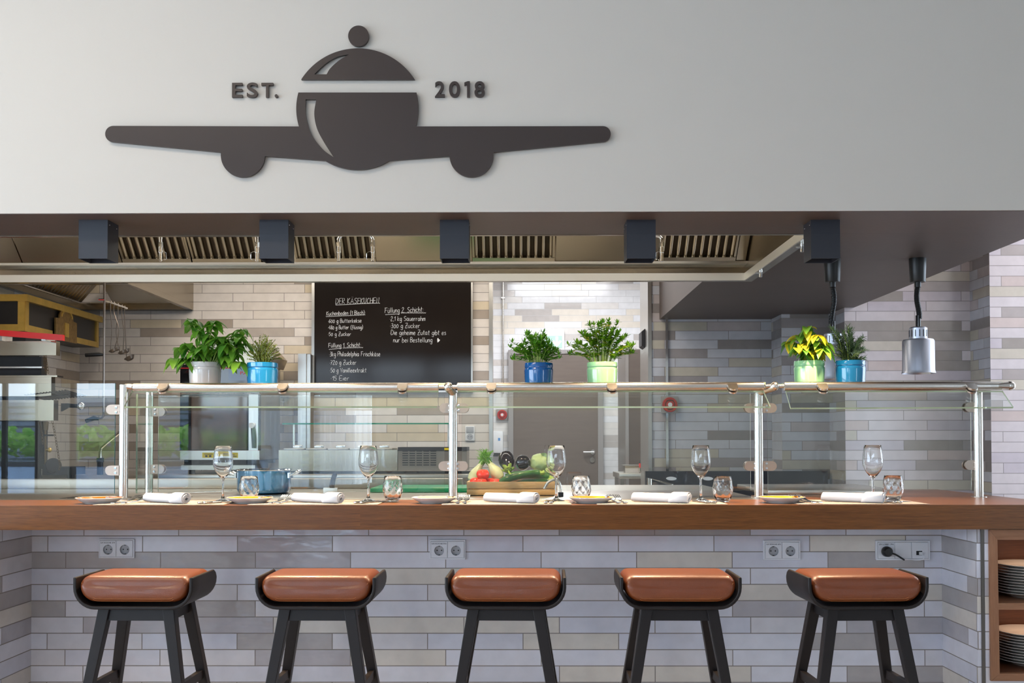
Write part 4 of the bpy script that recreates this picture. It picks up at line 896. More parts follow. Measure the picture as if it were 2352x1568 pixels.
# plates
def plate_proto(g):
    t = thing('side_plate', '', 'plate', (0, 0, 0), 0, 'side plates on the bar')
    MB().lathe([(0, .0015), (.050, .0015), (.052, 0), (.055, 0), (.060, .004), (.076, .012), (.090, .0215), (.0925, .0235), (.0915, .0245), (.089, .0235)], 56).build('plate_body', china, t)
    MB().lathe([(.0895, .0238), (.076, .0155), (.060, .008), (.052, .0062), (0, .006)], 56).build('glazed_well', g, t)
    return t
pc = {}
PLT = ((228.5, 'orange'), (574, 'yellow'), (998, 'cream'), (1358, 'yellow'), (1795, 'yellow'))
plb = ['white plate with an orange glazed well at the far left', 'yellow glazed plate in front of the leftmost tumbler', 'cream glazed plate before the middle post of the guard',
       'yellow glazed plate in front of the tumbler right of the crate', 'yellow glazed plate at the rightmost place, by the fourth post']
kn = None
for i, (px, g) in enumerate(PLT):
    loc = (cx(px, 4.135), 4.135, CT+.0002)
    if g not in pc:
        t = plate_proto({'orange': glaze_o, 'yellow': glaze_y, 'cream': glaze_c}[g]); t.location = loc; t['label'] = plb[i]; pc[g] = t
    else: dup(pc[g], loc, label=plb[i])
    # butter knife lying across the plate rim
    k2 = ['small knife across the orange plate', 'small knife across the yellow plate before the leftmost tumbler', 'small knife across the cream plate', 'small knife across the yellow plate right of the crate', 'small knife across the rightmost yellow plate'][i]
    kl = (loc[0]+.058, 4.105, CT+.0262)
    if kn is None:
        kn = thing('butter_knife', k2, 'knife', kl, -.12, 'butter knives on the plates')
        MB().loft([[(-.0045*w, y, -.0015), (.0045*w, y, -.0015), (.0045*w, y, .003*w), (-.0045*w, y, .003*w)] for y, w in ((-.035, .8), (-.03, 1.1), (0, .9), (.035, .6))]).build('handle', cutlery, kn)
        MB().loft([[(-.004*w, y, 0), (.006*w, y, 0), (.006*w, y, .0012), (-.004*w, y, .0012)] for y, w in ((.035, .7), (.05, 1.2), (.085, 1.3), (.10, .3))]).build('blade', cutlery, kn)
    else: dup(kn, kl, label=k2)
# forks
def fork():
    t = thing('fork', '', 'fork', (0, 0, 0), 0, 'forks on the placemats')
    zf = lambda y: .0035+.006*math.exp(-((y+.01)/.03)**2)*0+.022*max(0, (y-.06)/.12)**1.6
    MB().loft([[(-w, y, zf(y)), (w, y, zf(y)), (w*.8, y, zf(y)+h), (-w*.8, y, zf(y)+h)] for y, w, h in ((-.03, .008, .003), (-.026, .0095, .0042), (0, .007, .004), (.04, .0032, .0036), (.085, .003, .003), (.10, .008, .0025), (.118, .0125, .0022), (.13, .0125, .002))]).build('handle', cutlery, t)
    m = MB()
    for k in range(4):
        x = -.0105+.007*k; m.loft([[(x-w, y, zf(y)), (x+w, y, zf(y)), (x+w, y, zf(y)+.0018), (x-w, y, zf(y)+.0018)] for y, w in ((.128, .002), (.15, .0018), (.172, .0015), (.182, .0006))])
    m.build('tines', cutlery, t); return t
fk = None
for i, (a, b) in enumerate(((268, 292), (626, 644), (1052, 1068), (1419, 1434), (1862, 1877))):
    for j, px in enumerate((a, b)):
        lb = ['outer', 'inner'][j] + ' fork ' + ['beside the orange plate', 'beside the yellow plate before the leftmost tumbler', 'beside the cream plate', 'beside the yellow plate right of the crate', 'beside the rightmost yellow plate'][i]
        loc = (cx(px, 4.06), 4.055, CT+.003); rz = (-.22, -.10, 0, .16, .30)[i]*.6
        if fk is None: fk = fork(); fk.location = loc; fk.rotation_euler.z = rz; fk['label'] = lb
        else: dup(fk, loc, rz, lb)
# knives and spoons right of the napkins
def knife():
    t = thing('table_knife', '', 'knife', (0, 0, 0), 0, 'table knives on the placemats')
    MB().loft([[(w*math.cos(q), y, .0052+.0048*k*math.sin(q)) for q in [2*PI*n/10 for n in range(10)]] for y, w, k in ((-.005, .003, .5), (-.003, .0075, .9), (.0, .0085, 1), (.05, .0062, .8), (.09, .006, .75))]).build('handle', cutlery, t)
    MB().loft([[(-.003, y, .004), (w, y, .004), (w, y, .0055), (-.003, y, .0055)] for y, w in ((.088, .006), (.11, .013), (.17, .014), (.195, .003))]).build('blade', cutlery, t); return t
kf = None
for i, (a, b) in enumerate(((456, 469), (815, 829), (1253.5, 1265.5), (1629, 1643), (2057, 2070))):
    for j, px in enumerate((a, b)):
        lb = ['outer', 'inner'][j] + ' table knife by the ' + ['leftmost napkin', 'second napkin from the left', 'middle napkin', 'fourth napkin', 'rightmost napkin'][i]
        loc = (cx(px, 4.035), 4.04, CT+.003); rz = (-.50, -.40, -.04, .28, .45)[i]
        if kf is None: kf = knife(); kf.location = loc; kf.rotation_euler.z = rz; kf['label'] = lb
        else: dup(kf, loc, rz, lb)
# rolled napkins
def napkin():
    t = thing('rolled_napkin', '', 'napkin', (0, 0, 0), 0, 'rolled white napkins')
    n = 90; Ln = .2435; prof = []
    for i in range(n+1):
        a = 2*PI*3.1*i/n; r = .0072+.0142*i/n; prof.append((r, a))
    rings = []
    xs = [-Ln/2, -Ln/2+.004, -.06, 0, .06, Ln/2-.004, Ln/2]
    for k, x in enumerate(xs):
        e = (.93, .98, 1.02, 1., .99, 1.0, .97)[k]; off = .0015*math.sin(k*1.7)
        out = [(x+off*.0+.004*math.sin(a*1.0)*(1 if k in (0, 6) else 0), r*e*math.cos(a)*1.06, r*e*math.sin(a)*.96) for r, a in prof]
        inn = [(p[0], (r-.0022)*e*math.cos(a)*1.06, (r-.0022)*e*math.sin(a)*.96) for p, (r, a) in zip(out, prof)]
        rings.append(out+inn[::-1])
    m = MB().loft(rings); o = m.build('linen_roll', linen, t, smooth=.9); o.location = (0, 0, .0205)
    # the loose corner that wraps the roll near its open end
    f = MB(); R = .0222
    def rp(x, a, q=R): return (x, q*1.06*math.cos(a), .0205+q*.96*math.sin(a))
    rows = []
    for k in range(13):
        a = PI*1.35-k/12*PI*1.25; x0 = .035+.030*k/12; rows.append([rp(x0, a), rp(x0+.02, a, R+.0006), rp(Ln/2-.002, a, R+.0004)])
    f.loft(rows, closed=False, cap=False); f2 = f.build('folded_corner', linen, t, smooth=.9, norm=False)
    so = f2.modifiers.new('thick', 'SOLIDIFY'); so.thickness = .0014; so.offset = 1
    return t
nk = None
NP = ((382, 1144.5), (729, 1145.5), (1173.5, 1145.5), (1518, 1145), (1958.5, 1145))
NL = ['leftmost rolled white napkin, in front of the first two steel posts', 'rolled white napkin below the chalkboard, left of the second wine glass', 'rolled white napkin in front of the vegetable crate', 'rolled white napkin between the crate and the fourth post', 'rightmost rolled white napkin, beside the last wine glass']
for i, (px, py) in enumerate(NP):
    Y = 4.125; loc = (at(px, py, Y).x, Y, CT+.003)
    if nk is None: nk = napkin(); nk.location = loc; nk.rotation_euler.z = -.555; nk['label'] = NL[i]
    else: dup(nk, loc, -.555+(.05, 0, .03, -.03)[i-1], NL[i])
# wine glasses and tumblers
def wine():
    t = thing('wine_glass', '', 'wine glass', (0, 0, 0), 0, 'wine glasses on the bar')
    o = [(0, 0), (.034, 0), (.0352, .0012), (.034, .0022), (.016, .006), (.007, .014), (.0044, .03), (.0038, .06), (.0042, .085), (.0075, .093), (.0165, .103), (.030, .121), (.0388, .142), (.0412, .157), (.0408, .170), (.0365, .205), (.0338, .228)]
    i = [(.0328, .2285), (.0355, .205), (.0397, .170), (.040, .157), (.0375, .142), (.0285, .1215), (.0145, .1045), (.005, .0985), (0, .0975)]
    bowl = MB().lathe(o[9:]+i, 56).build('bowl', glass_m, t, smooth=1.2)
    MB().lathe(o[:10]+[(0, .093)], 40).build('stem', glass_m, t, smooth=1.2); return t
WG = ((512, 4.235, 'wine glass in front of the combi oven'), (846, 4.235, 'wine glass below the chalkboard'), (1278, 4.235, 'wine glass at the right end of the vegetable crate'), (1610, 4.235, 'wine glass left of the fourth post, before the right tiles'), (2005.5, 4.235, 'wine glass at the far right behind a napkin'))
w0 = None
for px, Y, lb in WG:
    loc = (cx(px, Y), Y, CT+.0032)
    if w0 is None: w0 = wine(); w0.location = loc; w0['label'] = lb
    else: dup(w0, loc, label=lb)
def tumbler():
    mod = lambda a, z: 1+.016*math.cos(9*a+(z*150))*math.exp(-((z-.05)/.036)**2)+.016*math.cos(9*a-(z*150))*math.exp(-((z-.05)/.036)**2)
    o = [(0, 0), (.020, 0), (.0245, .003), (.032, .014), (.0385, .032), (.0405, .048), (.0398, .064), (.0372, .085), (.0345, .103)]
    op = catmull([(r, z, 0) for r, z in o], 4); ip = [(.0335, .1035, 0), (.0362, .085, 0), (.0388, .064, 0), (.0393, .048, 0), (.0372, .032, 0), (.0305, .0165, 0), (.022, .010, 0), (0, .009, 0)]
    m = MB().lathe([(max(0, p[0]), p[1]) for p in op], 72, mod=mod).lathe([(p[0], p[1]) for p in ip], 72)
    # rim joins the two skins
    t = thing('tumbler', '', 'tumbler', (0, 0, 0), 0, 'faceted water tumblers')
    m.lathe([(.0345, .103), (.034, .1038), (.0335, .1035)], 72); bmesh.ops.remove_doubles(m.bm, verts=m.bm.verts[:], dist=1e-5)
    m.build('glass_body', glass_m, t, smooth=1.3); return t
TB = ((572, 4.30, 'faceted tumbler in front of the blue pot'), (902, 4.215, 'faceted tumbler before the green cutting board'), (1335, 4.29, 'faceted tumbler beside the small tap, behind a yellow plate'), (1660.5, 4.20, 'faceted tumbler right of the fourth wine glass'), (2051.5, 4.20, 'rightmost faceted tumbler, partly behind the last napkin'))
t0 = None
for px, Y, lb in TB:
    loc = (cx(px, Y), Y, CT+.0032 if px > 2000 or px == 902 else CT+.0005)
    if t0 is None: t0 = tumbler(); t0.location = loc; t0['label'] = lb
    else: dup(t0, loc, label=lb)

# ------------------------------------------------------------------ bar stools
def stool():
    t = thing('bar_stool', '', 'bar stool', (0, 0, 0), 0, 'leather bar stools')
    zb = .598; w = .2045; hh = .108; rc = .075; th = .011; dy = .130
    def U(off, z0=0.):
        P = []; w_ = w-off; r = rc-off
        P.append((-w_, zb+hh)); P.append((-w_, zb+rc))
        for k in range(1, 9): q = PI+PI/2*k/8; P.append((-w_+r+r*math.cos(q), zb+rc+r*math.sin(q)))
        for k in range(0, 8): q = 1.5*PI+PI/2*k/8; P.append((w_-r+r*math.cos(q), zb+rc+r*math.sin(q)))
        P.append((w_, zb+rc)); P.append((w_, zb+hh)); return P
    o, i = U(0), U(th); m = MB(); prof = o+i[::-1]; rings = []
    for y in (-dy, -dy+.004, -.06, 0, .06, dy-.03, dy-.012, dy-.003, dy):
        dip = .03*max(0, (y-(dy-.03))/.03)**2.2; s = .003 if abs(y) > dy-.002 else 0
        ring = []
        for k, (x, z) in enumerate(prof):
            top = z > zb+hh-.001
            ring.append((x*(1-s*2), y, z-(dip if top else 0)))
        rings.append(ring)
    m.loft(rings); sh = m.build('seat_shell', stool_black, t, smooth=.7); bv = sh.modifiers.new('soft', 'BEVEL'); bv.width = .003; bv.segments = 2; bv.limit_method = 'ANGLE'; bv.angle_limit = .7
    # cushion: a stuffed block that fills the shell
    cw, c0, c1 = .1895, zb+.020, zb+.112; rings = []; zm = (c0+c1)/2; hh2 = (c1-c0)/2
    base = []
    for ccx, ccz, r, q0 in ((-cw+.058, c0+.058, .058, PI), (cw-.058, c0+.058, .058, 1.5*PI), (cw-.030, c1-.030, .030, 0), (-cw+.030, c1-.030, .030, .5*PI)):
        for k in range(7): q = q0+PI/2*k/6; base.append((ccx+r*math.cos(q), ccz+r*math.sin(q)))
    for y, ins in ((-.1285, .060), (-.1285, .036), (-.127, .022), (-.122, .011), (-.112, .004), (-.095, .0012), (-.06, 0), (0, 0), (.06, 0), (.095, .0012), (.112, .005), (.122, .013), (.126, .024), (.1265, .045)):
        ring = []
        for x, z in base:
            f = (z-zm)/hh2; top = max(0, f); crown = .006*(1-(x/cw)**2)*top
            ring.append((x*(1-ins*.85/cw), y+(.010*(f-.2)*(1 if y < -.09 else 0)*max(0, f)), zm+(z-zm)*(1-min(.8, ins*.8/hh2))+crown))
        rings.append(ring)
    cu = MB().loft(rings).build('cushion', leather, t, smooth=1.2); sb = cu.modifiers.new('s', 'SUBSURF'); sb.levels = sb.render_levels = 1
    st = MB()
    for dz, yy in ((.016, -.1255), (.0085, -.1225)):
        P = []
        for k in range(-20, 21):
            q = k/20; x = q*.178; z = c0+dz+.055*max(0, (abs(q)-.68)/.32)**1.9; P.append((x, yy-.002*(1-abs(q)**4)+.004*abs(q)**6, z))
        for k in range(len(P)-1):
            for f in (0, .5): a, b = Vector(P[k]), Vector(P[k+1]); st.tube([a.lerp(b, f+.05), a.lerp(b, f+.36)], .0007, 4)
    st.build('stitching', stitch_m, cu, smooth=None)
    # frame: four splayed tapering legs, apron, stretchers
    def legpt(sx, sy, z): f = (zb-z)/zb; return (sx*(.110+.100*f), sy*(.088+.070*f)+.006)
    for sx in (-1, 1):
        for sy in (-1, 1):
            R = []
            for z in (zb-.001, zb-.30, .0):
                x, y = legpt(sx, sy, z); h = .0195-.006*(zb-z)/zb; R.append([(x-h, y-h, z), (x+h, y-h, z), (x+h, y+h, z), (x-h, y+h, z)])
            lg = MB().loft(R).build('leg', stool_black, t, smooth=None); bv = lg.modifiers.new('soft', 'BEVEL'); bv.width = .002; bv.segments = 2
    a = MB()
    for sy in (-1, 1):
        x0, y = legpt(1, sy, zb); x1, y1 = legpt(1, sy, zb-.042); a.loft([[(-x0+.01, y-.011, zb-.001), (x0-.01, y-.011, zb-.001), (x0-.01, y+.011, zb-.001), (-x0+.01, y+.011, zb-.001)], [(-x1+.01, y1-.011, zb-.042), (x1-.01, y1-.011, zb-.042), (x1-.01, y1+.011, zb-.042), (-x1+.01, y1+.011, zb-.042)]])
    for sx in (-1, 1):
        x, y0 = legpt(sx, -1, zb); x1, y1 = legpt(sx, 1, zb); a.box(x-.011, x+.011, y0+.01, y1-.01, zb-.042, zb-.001)
    a.build('apron', stool_black, t, smooth=None)
    for sx in (-1, 1):
        x, y0 = legpt(sx, -1, .335); _, y1 = legpt(sx, 1, .335); MB().box(x-.009, x+.009, y0+.008, y1-.008, .315, .345).build('side_stretcher', stool_black, t, smooth=None)
    x, y = legpt(1, -1, .20); MB().box(-x+.008, x-.008, y-.011, y+.011, .185, .215).build('footrest', stool_black, t, smooth=None)
    return t
ST = ((306, 'leftmost bar stool with tan leather seat, bluish sheen on its front'), (725, 'second bar stool from the left with tan leather seat'), (1163, 'middle bar stool with tan leather seat, below a double socket'), (1565, 'fourth bar stool from the left with tan leather seat'), (1993, 'rightmost bar stool with tan leather seat, below the triple socket'))
s0 = None; YS = 3.455
for i, (px, lb) in enumerate(ST):
    loc = (at(px, 1350, YS).x, YS+.130, 0); rz = (-.02, -.012, -.025, -.012, .03)[i]
    if s0 is None: s0 = stool(); s0.location = loc; s0['label'] = lb; s0.rotation_euler.z = rz
    else: dup(s0, loc, rz, lb)

# ------------------------------------------------------------------ sockets on the tiled bar front
def socket_disc(par, x, z):
    m = MB(); m.lathe([(.0215, -.0125), (.0205, -.0115), (.0195, -.001), (0, -.001)], 32, M=Matrix.Translation((x, 0, z)) @ Matrix.Rotation(-PI/2, 4, 'X') @ Matrix.Rotation(PI, 4, 'X'))
    return m
def insert(par, x, z, kind, txt=None):
    r = .0345; k = MB()
    ring = [(x-r, z-r), (x+r, z-r), (x+r, z+r), (x-r, z+r)]
    Yf = -.0125
    if kind == 'socket':
        hole = [(x+.0205*math.cos(2*PI*q/32), z-.004+.0205*math.sin(2*PI*q/32)) for q in range(32)]
        k.poly([(a, Yf, b) for a, b in ring], (0, .004, 0), [[(a, Yf, b) for a, b in hole]])
    elif kind == 'data':
        hole = [(x-.016, z-.020), (x+.010, z-.020), (x+.010, z-.002), (x-.016, z-.002)]
        k.poly([(a, Yf, b) for a, b in ring], (0, .004, 0), [[(a, Yf, b) for a, b in hole]])
    else: k.box(x-r, x+r, Yf, Yf+.004, z-r, z+r)
    o = k.build('socket_insert', socket_m, par, smooth=None); bv = o.modifiers.new('b', 'BEVEL'); bv.width = .0008; bv.segments = 1; bv.limit_method = 'ANGLE'
    if kind == 'socket':
        c = MB(); c.lathe([(.0205, 0), (.0200, .0095), (0, .0100)], 32, M=Matrix.Translation((x, Yf+.002, z-.004)) @ Matrix.Rotation(-PI/2, 4, 'X')); c.build('socket_cup', socket_in, o, smooth=.7)
        h = MB()
        for dx in (-.0095, .0095): h.cyl((x+dx, Yf+.0112, z-.004), (x+dx, Yf+.0122, z-.004), .0028)
        h.box(x-.003, x+.003, Yf+.001, Yf+.011, z+.0135, z+.0165).box(x-.003, x+.003, Yf+.001, Yf+.011, z-.0245, z-.0215)
        for v in h.bm.verts: v.co.y -= .0018 if v.co.y > Yf+.0105 else 0
        h.build('contact_holes', black_plast, o, smooth=None)
    elif kind == 'data': MB().box(x-.0158, x+.0098, Yf+.003, Yf+.0035, z-.0198, z-.0022).build('data_port', black_plast, o, smooth=None)
    if txt:
        MB().add(text(txt, x-.0305, x+.0305, z+.0225, z+.0292, Yf-.0002)).build('marking', black_plast, o, smooth=None)
def sock(px0, px1, py0, py1, label, parts, name='wall_socket'):
    a, b = at(px0, py1, YR), at(px1, py0, YR); cxx, cz = (a.x+b.x)/2, (a.z+b.z)/2
    t = thing(name, label, 'socket', (cxx, YR, cz), 0, 'sockets on the bar front'); w, h = (b.x-a.x)/2, (b.z-a.z)/2; n = len(parts)
    hl = []
    for i in range(n): x = (i-(n-1)/2)*.0715; r = .0352; hl.append([(x-r, -.0105, -r), (x+r, -.0105, -r), (x+r, -.0105, r), (x-r, -.0105, r)])
    f = MB().poly([(-w, -.0105, -h), (w, -.0105, -h), (w, -.0105, h), (-w, -.0105, h)], (0, .0104, 0), hl).build('cover_frame', socket_m, t, smooth=None); bv = f.modifiers.new('b', 'BEVEL'); bv.width = .0012; bv.segments = 2; bv.limit_method = 'ANGLE'
    for i, (k, tx) in enumerate(parts): insert(t, (i-(n-1)/2)*.0715, 0, k, tx)
    return t
sock(228.5, 310.5, 1237, 1281, 'double wall socket above the leftmost stool', [('socket', 'UV KÜCHE 2F4'), ('socket', None)])
sock(987.5, 1069.5, 1238.5, 1284, 'double wall socket above the middle stool', [('socket', 'UV KÜCHE 7F2'), ('socket', None)])
sock(1752.5, 1837, 1240, 1285, 'double wall socket between the two right stools', [('socket', 'UV KÜCHE 6F5'), ('socket', None)])
t3 = sock(2010, 2134, 1240.5, 1285.5, 'triple socket with a black plug and a data cable above the rightmost stool', [('blank', 'UV LOBBY 7F4'), ('blank', None), ('data', None)], 'triple_socket')
pg = thing('power_plug', 'black plug with cable stub in the triple socket', 'plug', (t3.location.x-.0715, YR-.0128, t3.location.z-.004))
MB().lathe([(0, 0), (.0215, 0), (.0225, .004), (.021, .022), (.015, .03), (0, .031)], 32, M=Matrix.Rotation(PI/2, 4, 'X')).build('plug_body', black_plast, pg)
MB().tube(catmull([(.010, -.022, -.004), (.028, -.030, -.010), (.052, -.026, -.024), (.070, -.012, -.034)], 8), .0038, 10).build('cable', black_plast, pg)
dc = thing('data_cable', 'thin grey data cable curling out of the triple socket', 'cable', (t3.location.x+.0715, YR-.013, t3.location.z))
MB().box(-.005, .006, -.010, .0, -.018, -.006).build('connector', white_pl, dc, smooth=None)
MB().tube(catmull([(0, -.008, -.012), (.008, -.018, -.022), (.004, -.016, -.036), (-.02, -.010, -.040), (-.055, -.008, -.036), (-.074, -.006, -.030)], 8), .0018, 8).build('cable', socket_m, dc)

# ------------------------------------------------------------------ oak shelf cabinet with stacked plates, far right
YCf = 4.02
ca, cz1, cz0 = X(2270, YCf), CT-.099, Z(1563, YCf)
kb = thing('shelf_cabinet', 'open oak cabinet with stacked plates under the right end of the bar', 'cabinet', (ca+.36, YCf, cz0))
def kx(px): return X(px, YCf)-(ca+.36)
def kz(py): return Z(py, YCf)-cz0
wL, wR, hT = -.36, .42, cz1-cz0
MB().poly([(wL, -.001, hT), (wL, -.001, 0), (kx(2290), -.001, kz(1546)), (kx(2288), -.001, kz(1240))], (0, .022, 0)).build('stile', oak_pale_v, kb, smooth=None)
MB().poly([(wR, -.001, hT), (wR, -.001, 0), (wR-.032, -.001, kz(1546)), (wR-.032, -.001, kz(1240))], (0, .022, 0)).build('stile', oak_pale_v, kb, smooth=None)
MB().poly([(wL+.001, -.0012, hT), (kx(2288), -.0012, kz(1240)), (wR-.032, -.0012, kz(1240)), (wR-.001, -.0012, hT)], (0, .022, 0)).build('top_rail', oak_pale, kb, smooth=None)
MB().poly([(wL+.001, -.0012, 0), (kx(2290), -.0012, kz(1546)), (wR-.032, -.0012, kz(1546)), (wR-.001, -.0012, 0)], (0, .022, 0)).build('bottom_rail', oak_pale, kb, smooth=None)
MB().box(kx(2286), wR-.02, .0, .34, kz(1400), kz(1385)).build('shelf', oak_pale, kb, smooth=None)
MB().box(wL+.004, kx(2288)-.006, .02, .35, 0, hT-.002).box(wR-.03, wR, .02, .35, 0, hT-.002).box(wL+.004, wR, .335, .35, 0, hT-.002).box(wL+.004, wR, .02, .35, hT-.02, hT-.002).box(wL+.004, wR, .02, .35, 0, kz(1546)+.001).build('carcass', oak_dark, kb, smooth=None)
struct('wall_bar_end', MB().box(X(2257, YF), ca+.004, YF-.004, YF+.1, 0, CT-.098).box(ca+.004, ca+.9, YF-.004, YF+.1, 0, cz0-.002), t_bar)
for zl_ in (Z(1246, YCf), Z(1404, YCf)): area('shelf_fill', (kb.location.x+.03, YCf+.17, zl_), (0, 0, 0), .5, .05, .55, (1.0, .66, .42))  # added warm fill over the plate stacks, without a fitting
def big_plate():
    t = thing('dinner_plate', '', 'plate', (0, 0, 0), 0, 'dinner plates stacked in the cabinet')
    MB().lathe([(0, .002), (.070, .002), (.073, 0), (.077, .0), (.082, .004), (.115, .0145), (.1335, .0205), (.1345, .0220), (.133, .0228), (.112, .0180), (.082, .0085), (.074, .0066), (0, .006)], 72).build('plate_body', china_warm, t); return t
b0 = None
ordn = ['lowest', 'second lowest', 'third lowest', 'fourth from below', 'fifth from below', 'sixth from below', 'seventh from below', 'fourth from the top', 'third from the top', 'second from the top', 'topmost']
for nm, zb_, n, ytop in (('upper', Z(1385, YCf)+.0005, 11, 0), ('lower', Z(1546, YCf)+.002, 11, 0)):
    for k in range(n):
        lb = '%s white dinner plate of the %s stack in the oak cabinet' % (ordn[k], nm)
        loc = (X(2364, 4.19), 4.195+rn.uniform(-.001, .001), zb_+k*.0112)
        if b0 is None: b0 = big_plate(); b0.location = loc; b0['label'] = lb
        else: dup(b0, loc, label=lb)
# ------------------------------------------------------------------ things on the pass, behind the glass
def on(px, Y): return at(px, 1120, Y).x
# vegetable crate
YG = 4.74
a, b = at(1072, 1137, YG), at(1275, 1105, YG); zt = Z(1106, YG)-CT
cr = thing('wooden_crate', 'slatted pine crate filled with vegetables on the steel pass', 'crate', ((a.x+b.x)/2, YG+.14, CT))
w = (b.x-a.x)/2; hs = zt
gap = .004
for y0, y1 in ((-.14, -.128), (.128, .14)):
    MB().box(-w, w, y0, y1, .001, hs*.50-gap, .0012).build('slat', crate_m, cr); MB().box(-w, w, y0, y1, hs*.50, hs, .0012).build('slat', crate_m, cr)
for x0, x1 in ((-w, -w+.012), (w-.012, w)):
    MB().box(x0, x1, -.1275, .1275, .001, hs*.50-gap, .0012).build('slat', crate_m, cr); MB().box(x0, x1, -.1275, .1275, hs*.50, hs, .0012).build('slat', crate_m, cr)
MB().box(-w+.012, w-.012, -.128, .128, .001, .008).build('bottom', crate_m, cr, smooth=None)
def veg(px, py, Y): return at(px, py, Y)
# tomatoes
def tomato(px, py, Y, r, label):
    c = veg(px, py, Y)
    t = thing('tomato', label, 'tomato', c, 0, 'tomatoes in the crate')
    m = MB(); m.ball((0, 0, 0), r, 28, (1, 1, .88))
    for v in m.bm.verts:
        a_ = math.atan2(v.co.y, v.co.x); v.co.xy *= 1+.025*math.cos(5*a_)*abs(v.co.z/r); 
        if v.co.z > r*.7: v.co.z -= (v.co.z-r*.7)*.7
    m.build('fruit', tomato_m, t)
    s = MB()
    for k in range(5): q = 2*PI*k/5; leaf(s, Vector((0, 0, r*.76)), Vector((math.cos(q), math.sin(q), .1)), Vector((0, 0, 1)), r*.5, r*.16, .1, .1, 3)
    s.build('calyx', calyx_m, t, norm=False)
tomato(1109, 1089, 4.80, .031, 'red tomato sitting on top of the others in the crate')
for px, py, Y, lb in ((1092, 1106, 4.80, 'leftmost low tomato at the crate corner'), (1106.5, 1109, 4.775, 'low tomato right under the top tomato, in front'), (1124, 1107, 4.83, 'low tomato behind the front pair'), (1137.5, 1109, 4.78, 'rightmost low tomato beside the fennel root')):
    tomato(px, py, Y, .027, lb)
# fennel
def fennel(base, tip, r, label, fr, seed):
    Bq, T = base, tip; d = T-Bq; L = d.length; t = thing('fennel_bulb', label, 'fennel', Bq, 0, 'fennel bulbs in the crate')
    M = d.to_track_quat('Z', 'Y').to_matrix().to_4x4()
    MB().lathe([(0, 0), (r*.45, 0), (r*.8, L*.06), (r, L*.22), (r*.92, L*.38), (r*.62, L*.55), (r*.38, L*.72), (r*.30, L*.84), (0, L*.84)], 28, M=M, mod=lambda a_, z: 1+.06*math.cos(2*a_)+.02*math.cos(14*a_)).build('bulb', fen_m, t)
    s = MB(); f = MB(); r_ = random.Random(seed)
    for k in range(4):
        q = 2*PI*k/4; o_ = Vector((math.cos(q), math.sin(q), 0))*r*.2; p0 = M @ (o_+Vector((0, 0, L*.7))); p1 = M @ (o_*2.2+Vector((0, 0, L*r_.uniform(1.0, 1.22)))); s.tube([p0, p0.lerp(p1, .5), p1], .006, 8, [.007, .006, .005])
        for j in range(fr):
            dd = Vector((r_.uniform(-1, 1), r_.uniform(-1, 1), r_.uniform(.1, 1.3))).normalized(); leaf(f, p0.lerp(p1, r_.uniform(.5, 1)), dd, Vector((0, 1, 0)), r_.uniform(.02, .05), .003, .2, .1, 3)
    s.build('stalks', fen_g, t, norm=False); f.build('fronds', fen_g, t, norm=False, smooth=None)
fennel(veg(1150, 1100, 4.86), veg(1115, 1050, 4.86), .033, 'fennel bulb standing root down beside the tomatoes, green fronds up', 26, 2)
fennel(veg(1082, 1106, 4.92), veg(1114, 1050, 4.93), .030, 'pale fennel bulb leaning behind the tomatoes at the crate corner', 26, 4)
# aubergines
def aub(c, r, d, label, stem):
    t = thing('aubergine', label, 'aubergine', c, 0, 'aubergines in the crate'); M = Vector(d).normalized().to_track_quat('Z', 'Y').to_matrix().to_4x4()
    MB().lathe([(0, -r*1.1), (r*.5, -r*1.02), (r*.86, -r*.7), (r, -r*.1), (r*.93, r*.5), (r*.72, r*1.1), (r*.5, r*1.6), (r*.42, r*1.9), (0, r*1.95)], 36, M=M).build('fruit', aub_m, t)
    m = MB().lathe([(0, r*1.98), (r*.3, r*1.97), (r*.52, r*1.8), (r*.66, r*1.45), (r*.60, r*1.44), (r*.46, r*1.75)], 30, M=M, mod=lambda a_, z: 1+(.35 if z < r*1.6 else .05)*math.cos(5*a_))
    m.tube([M @ Vector((0, 0, r*1.9)), M @ Vector((r*.05, 0, r*2.3)), M @ Vector((r*.2, 0, r*2.7))], r*.12, 10); m.build('calyx', calyx_m, t)
aub(veg(1163, 1056, 4.90), .039, (.12, -.62, -.55), 'aubergine lying with its green stem towards the bar', 1)
aub(veg(1201, 1062, 4.90), .0375, (-.05, .9, -.1), 'round end of the aubergine beside the cabbage', 0)
# cabbage
c = veg(1242, 1062, 4.90)
cbg = thing('cabbage', 'pale green pointed cabbage at the right of the crate', 'cabbage', c)
m = MB(); m.ball((0, 0, 0), .050, 36, (1.05, 1, .90))
for v in m.bm.verts:
    a_ = math.atan2(v.co.z, v.co.x); v.co *= 1+.03*math.sin(6*a_+v.co.y*60)+.02*math.sin(11*a_-v.co.y*90)
m.build('head', cab_m, cbg)
m = MB(); r_ = random.Random(4)
for k in range(14):
    q = r_.uniform(-1.2, 1.5); p = Vector((.045*math.cos(q), -.02+r_.uniform(-.02, .01), .040*math.sin(q))); leaf(m, p*.75, Vector((math.cos(q), -.5, math.sin(q))), Vector((0, -1, .3)), .035, .032, .3, .5, 4)
m.build('outer_leaves', cab_m, cbg, norm=False, smooth=1.2)
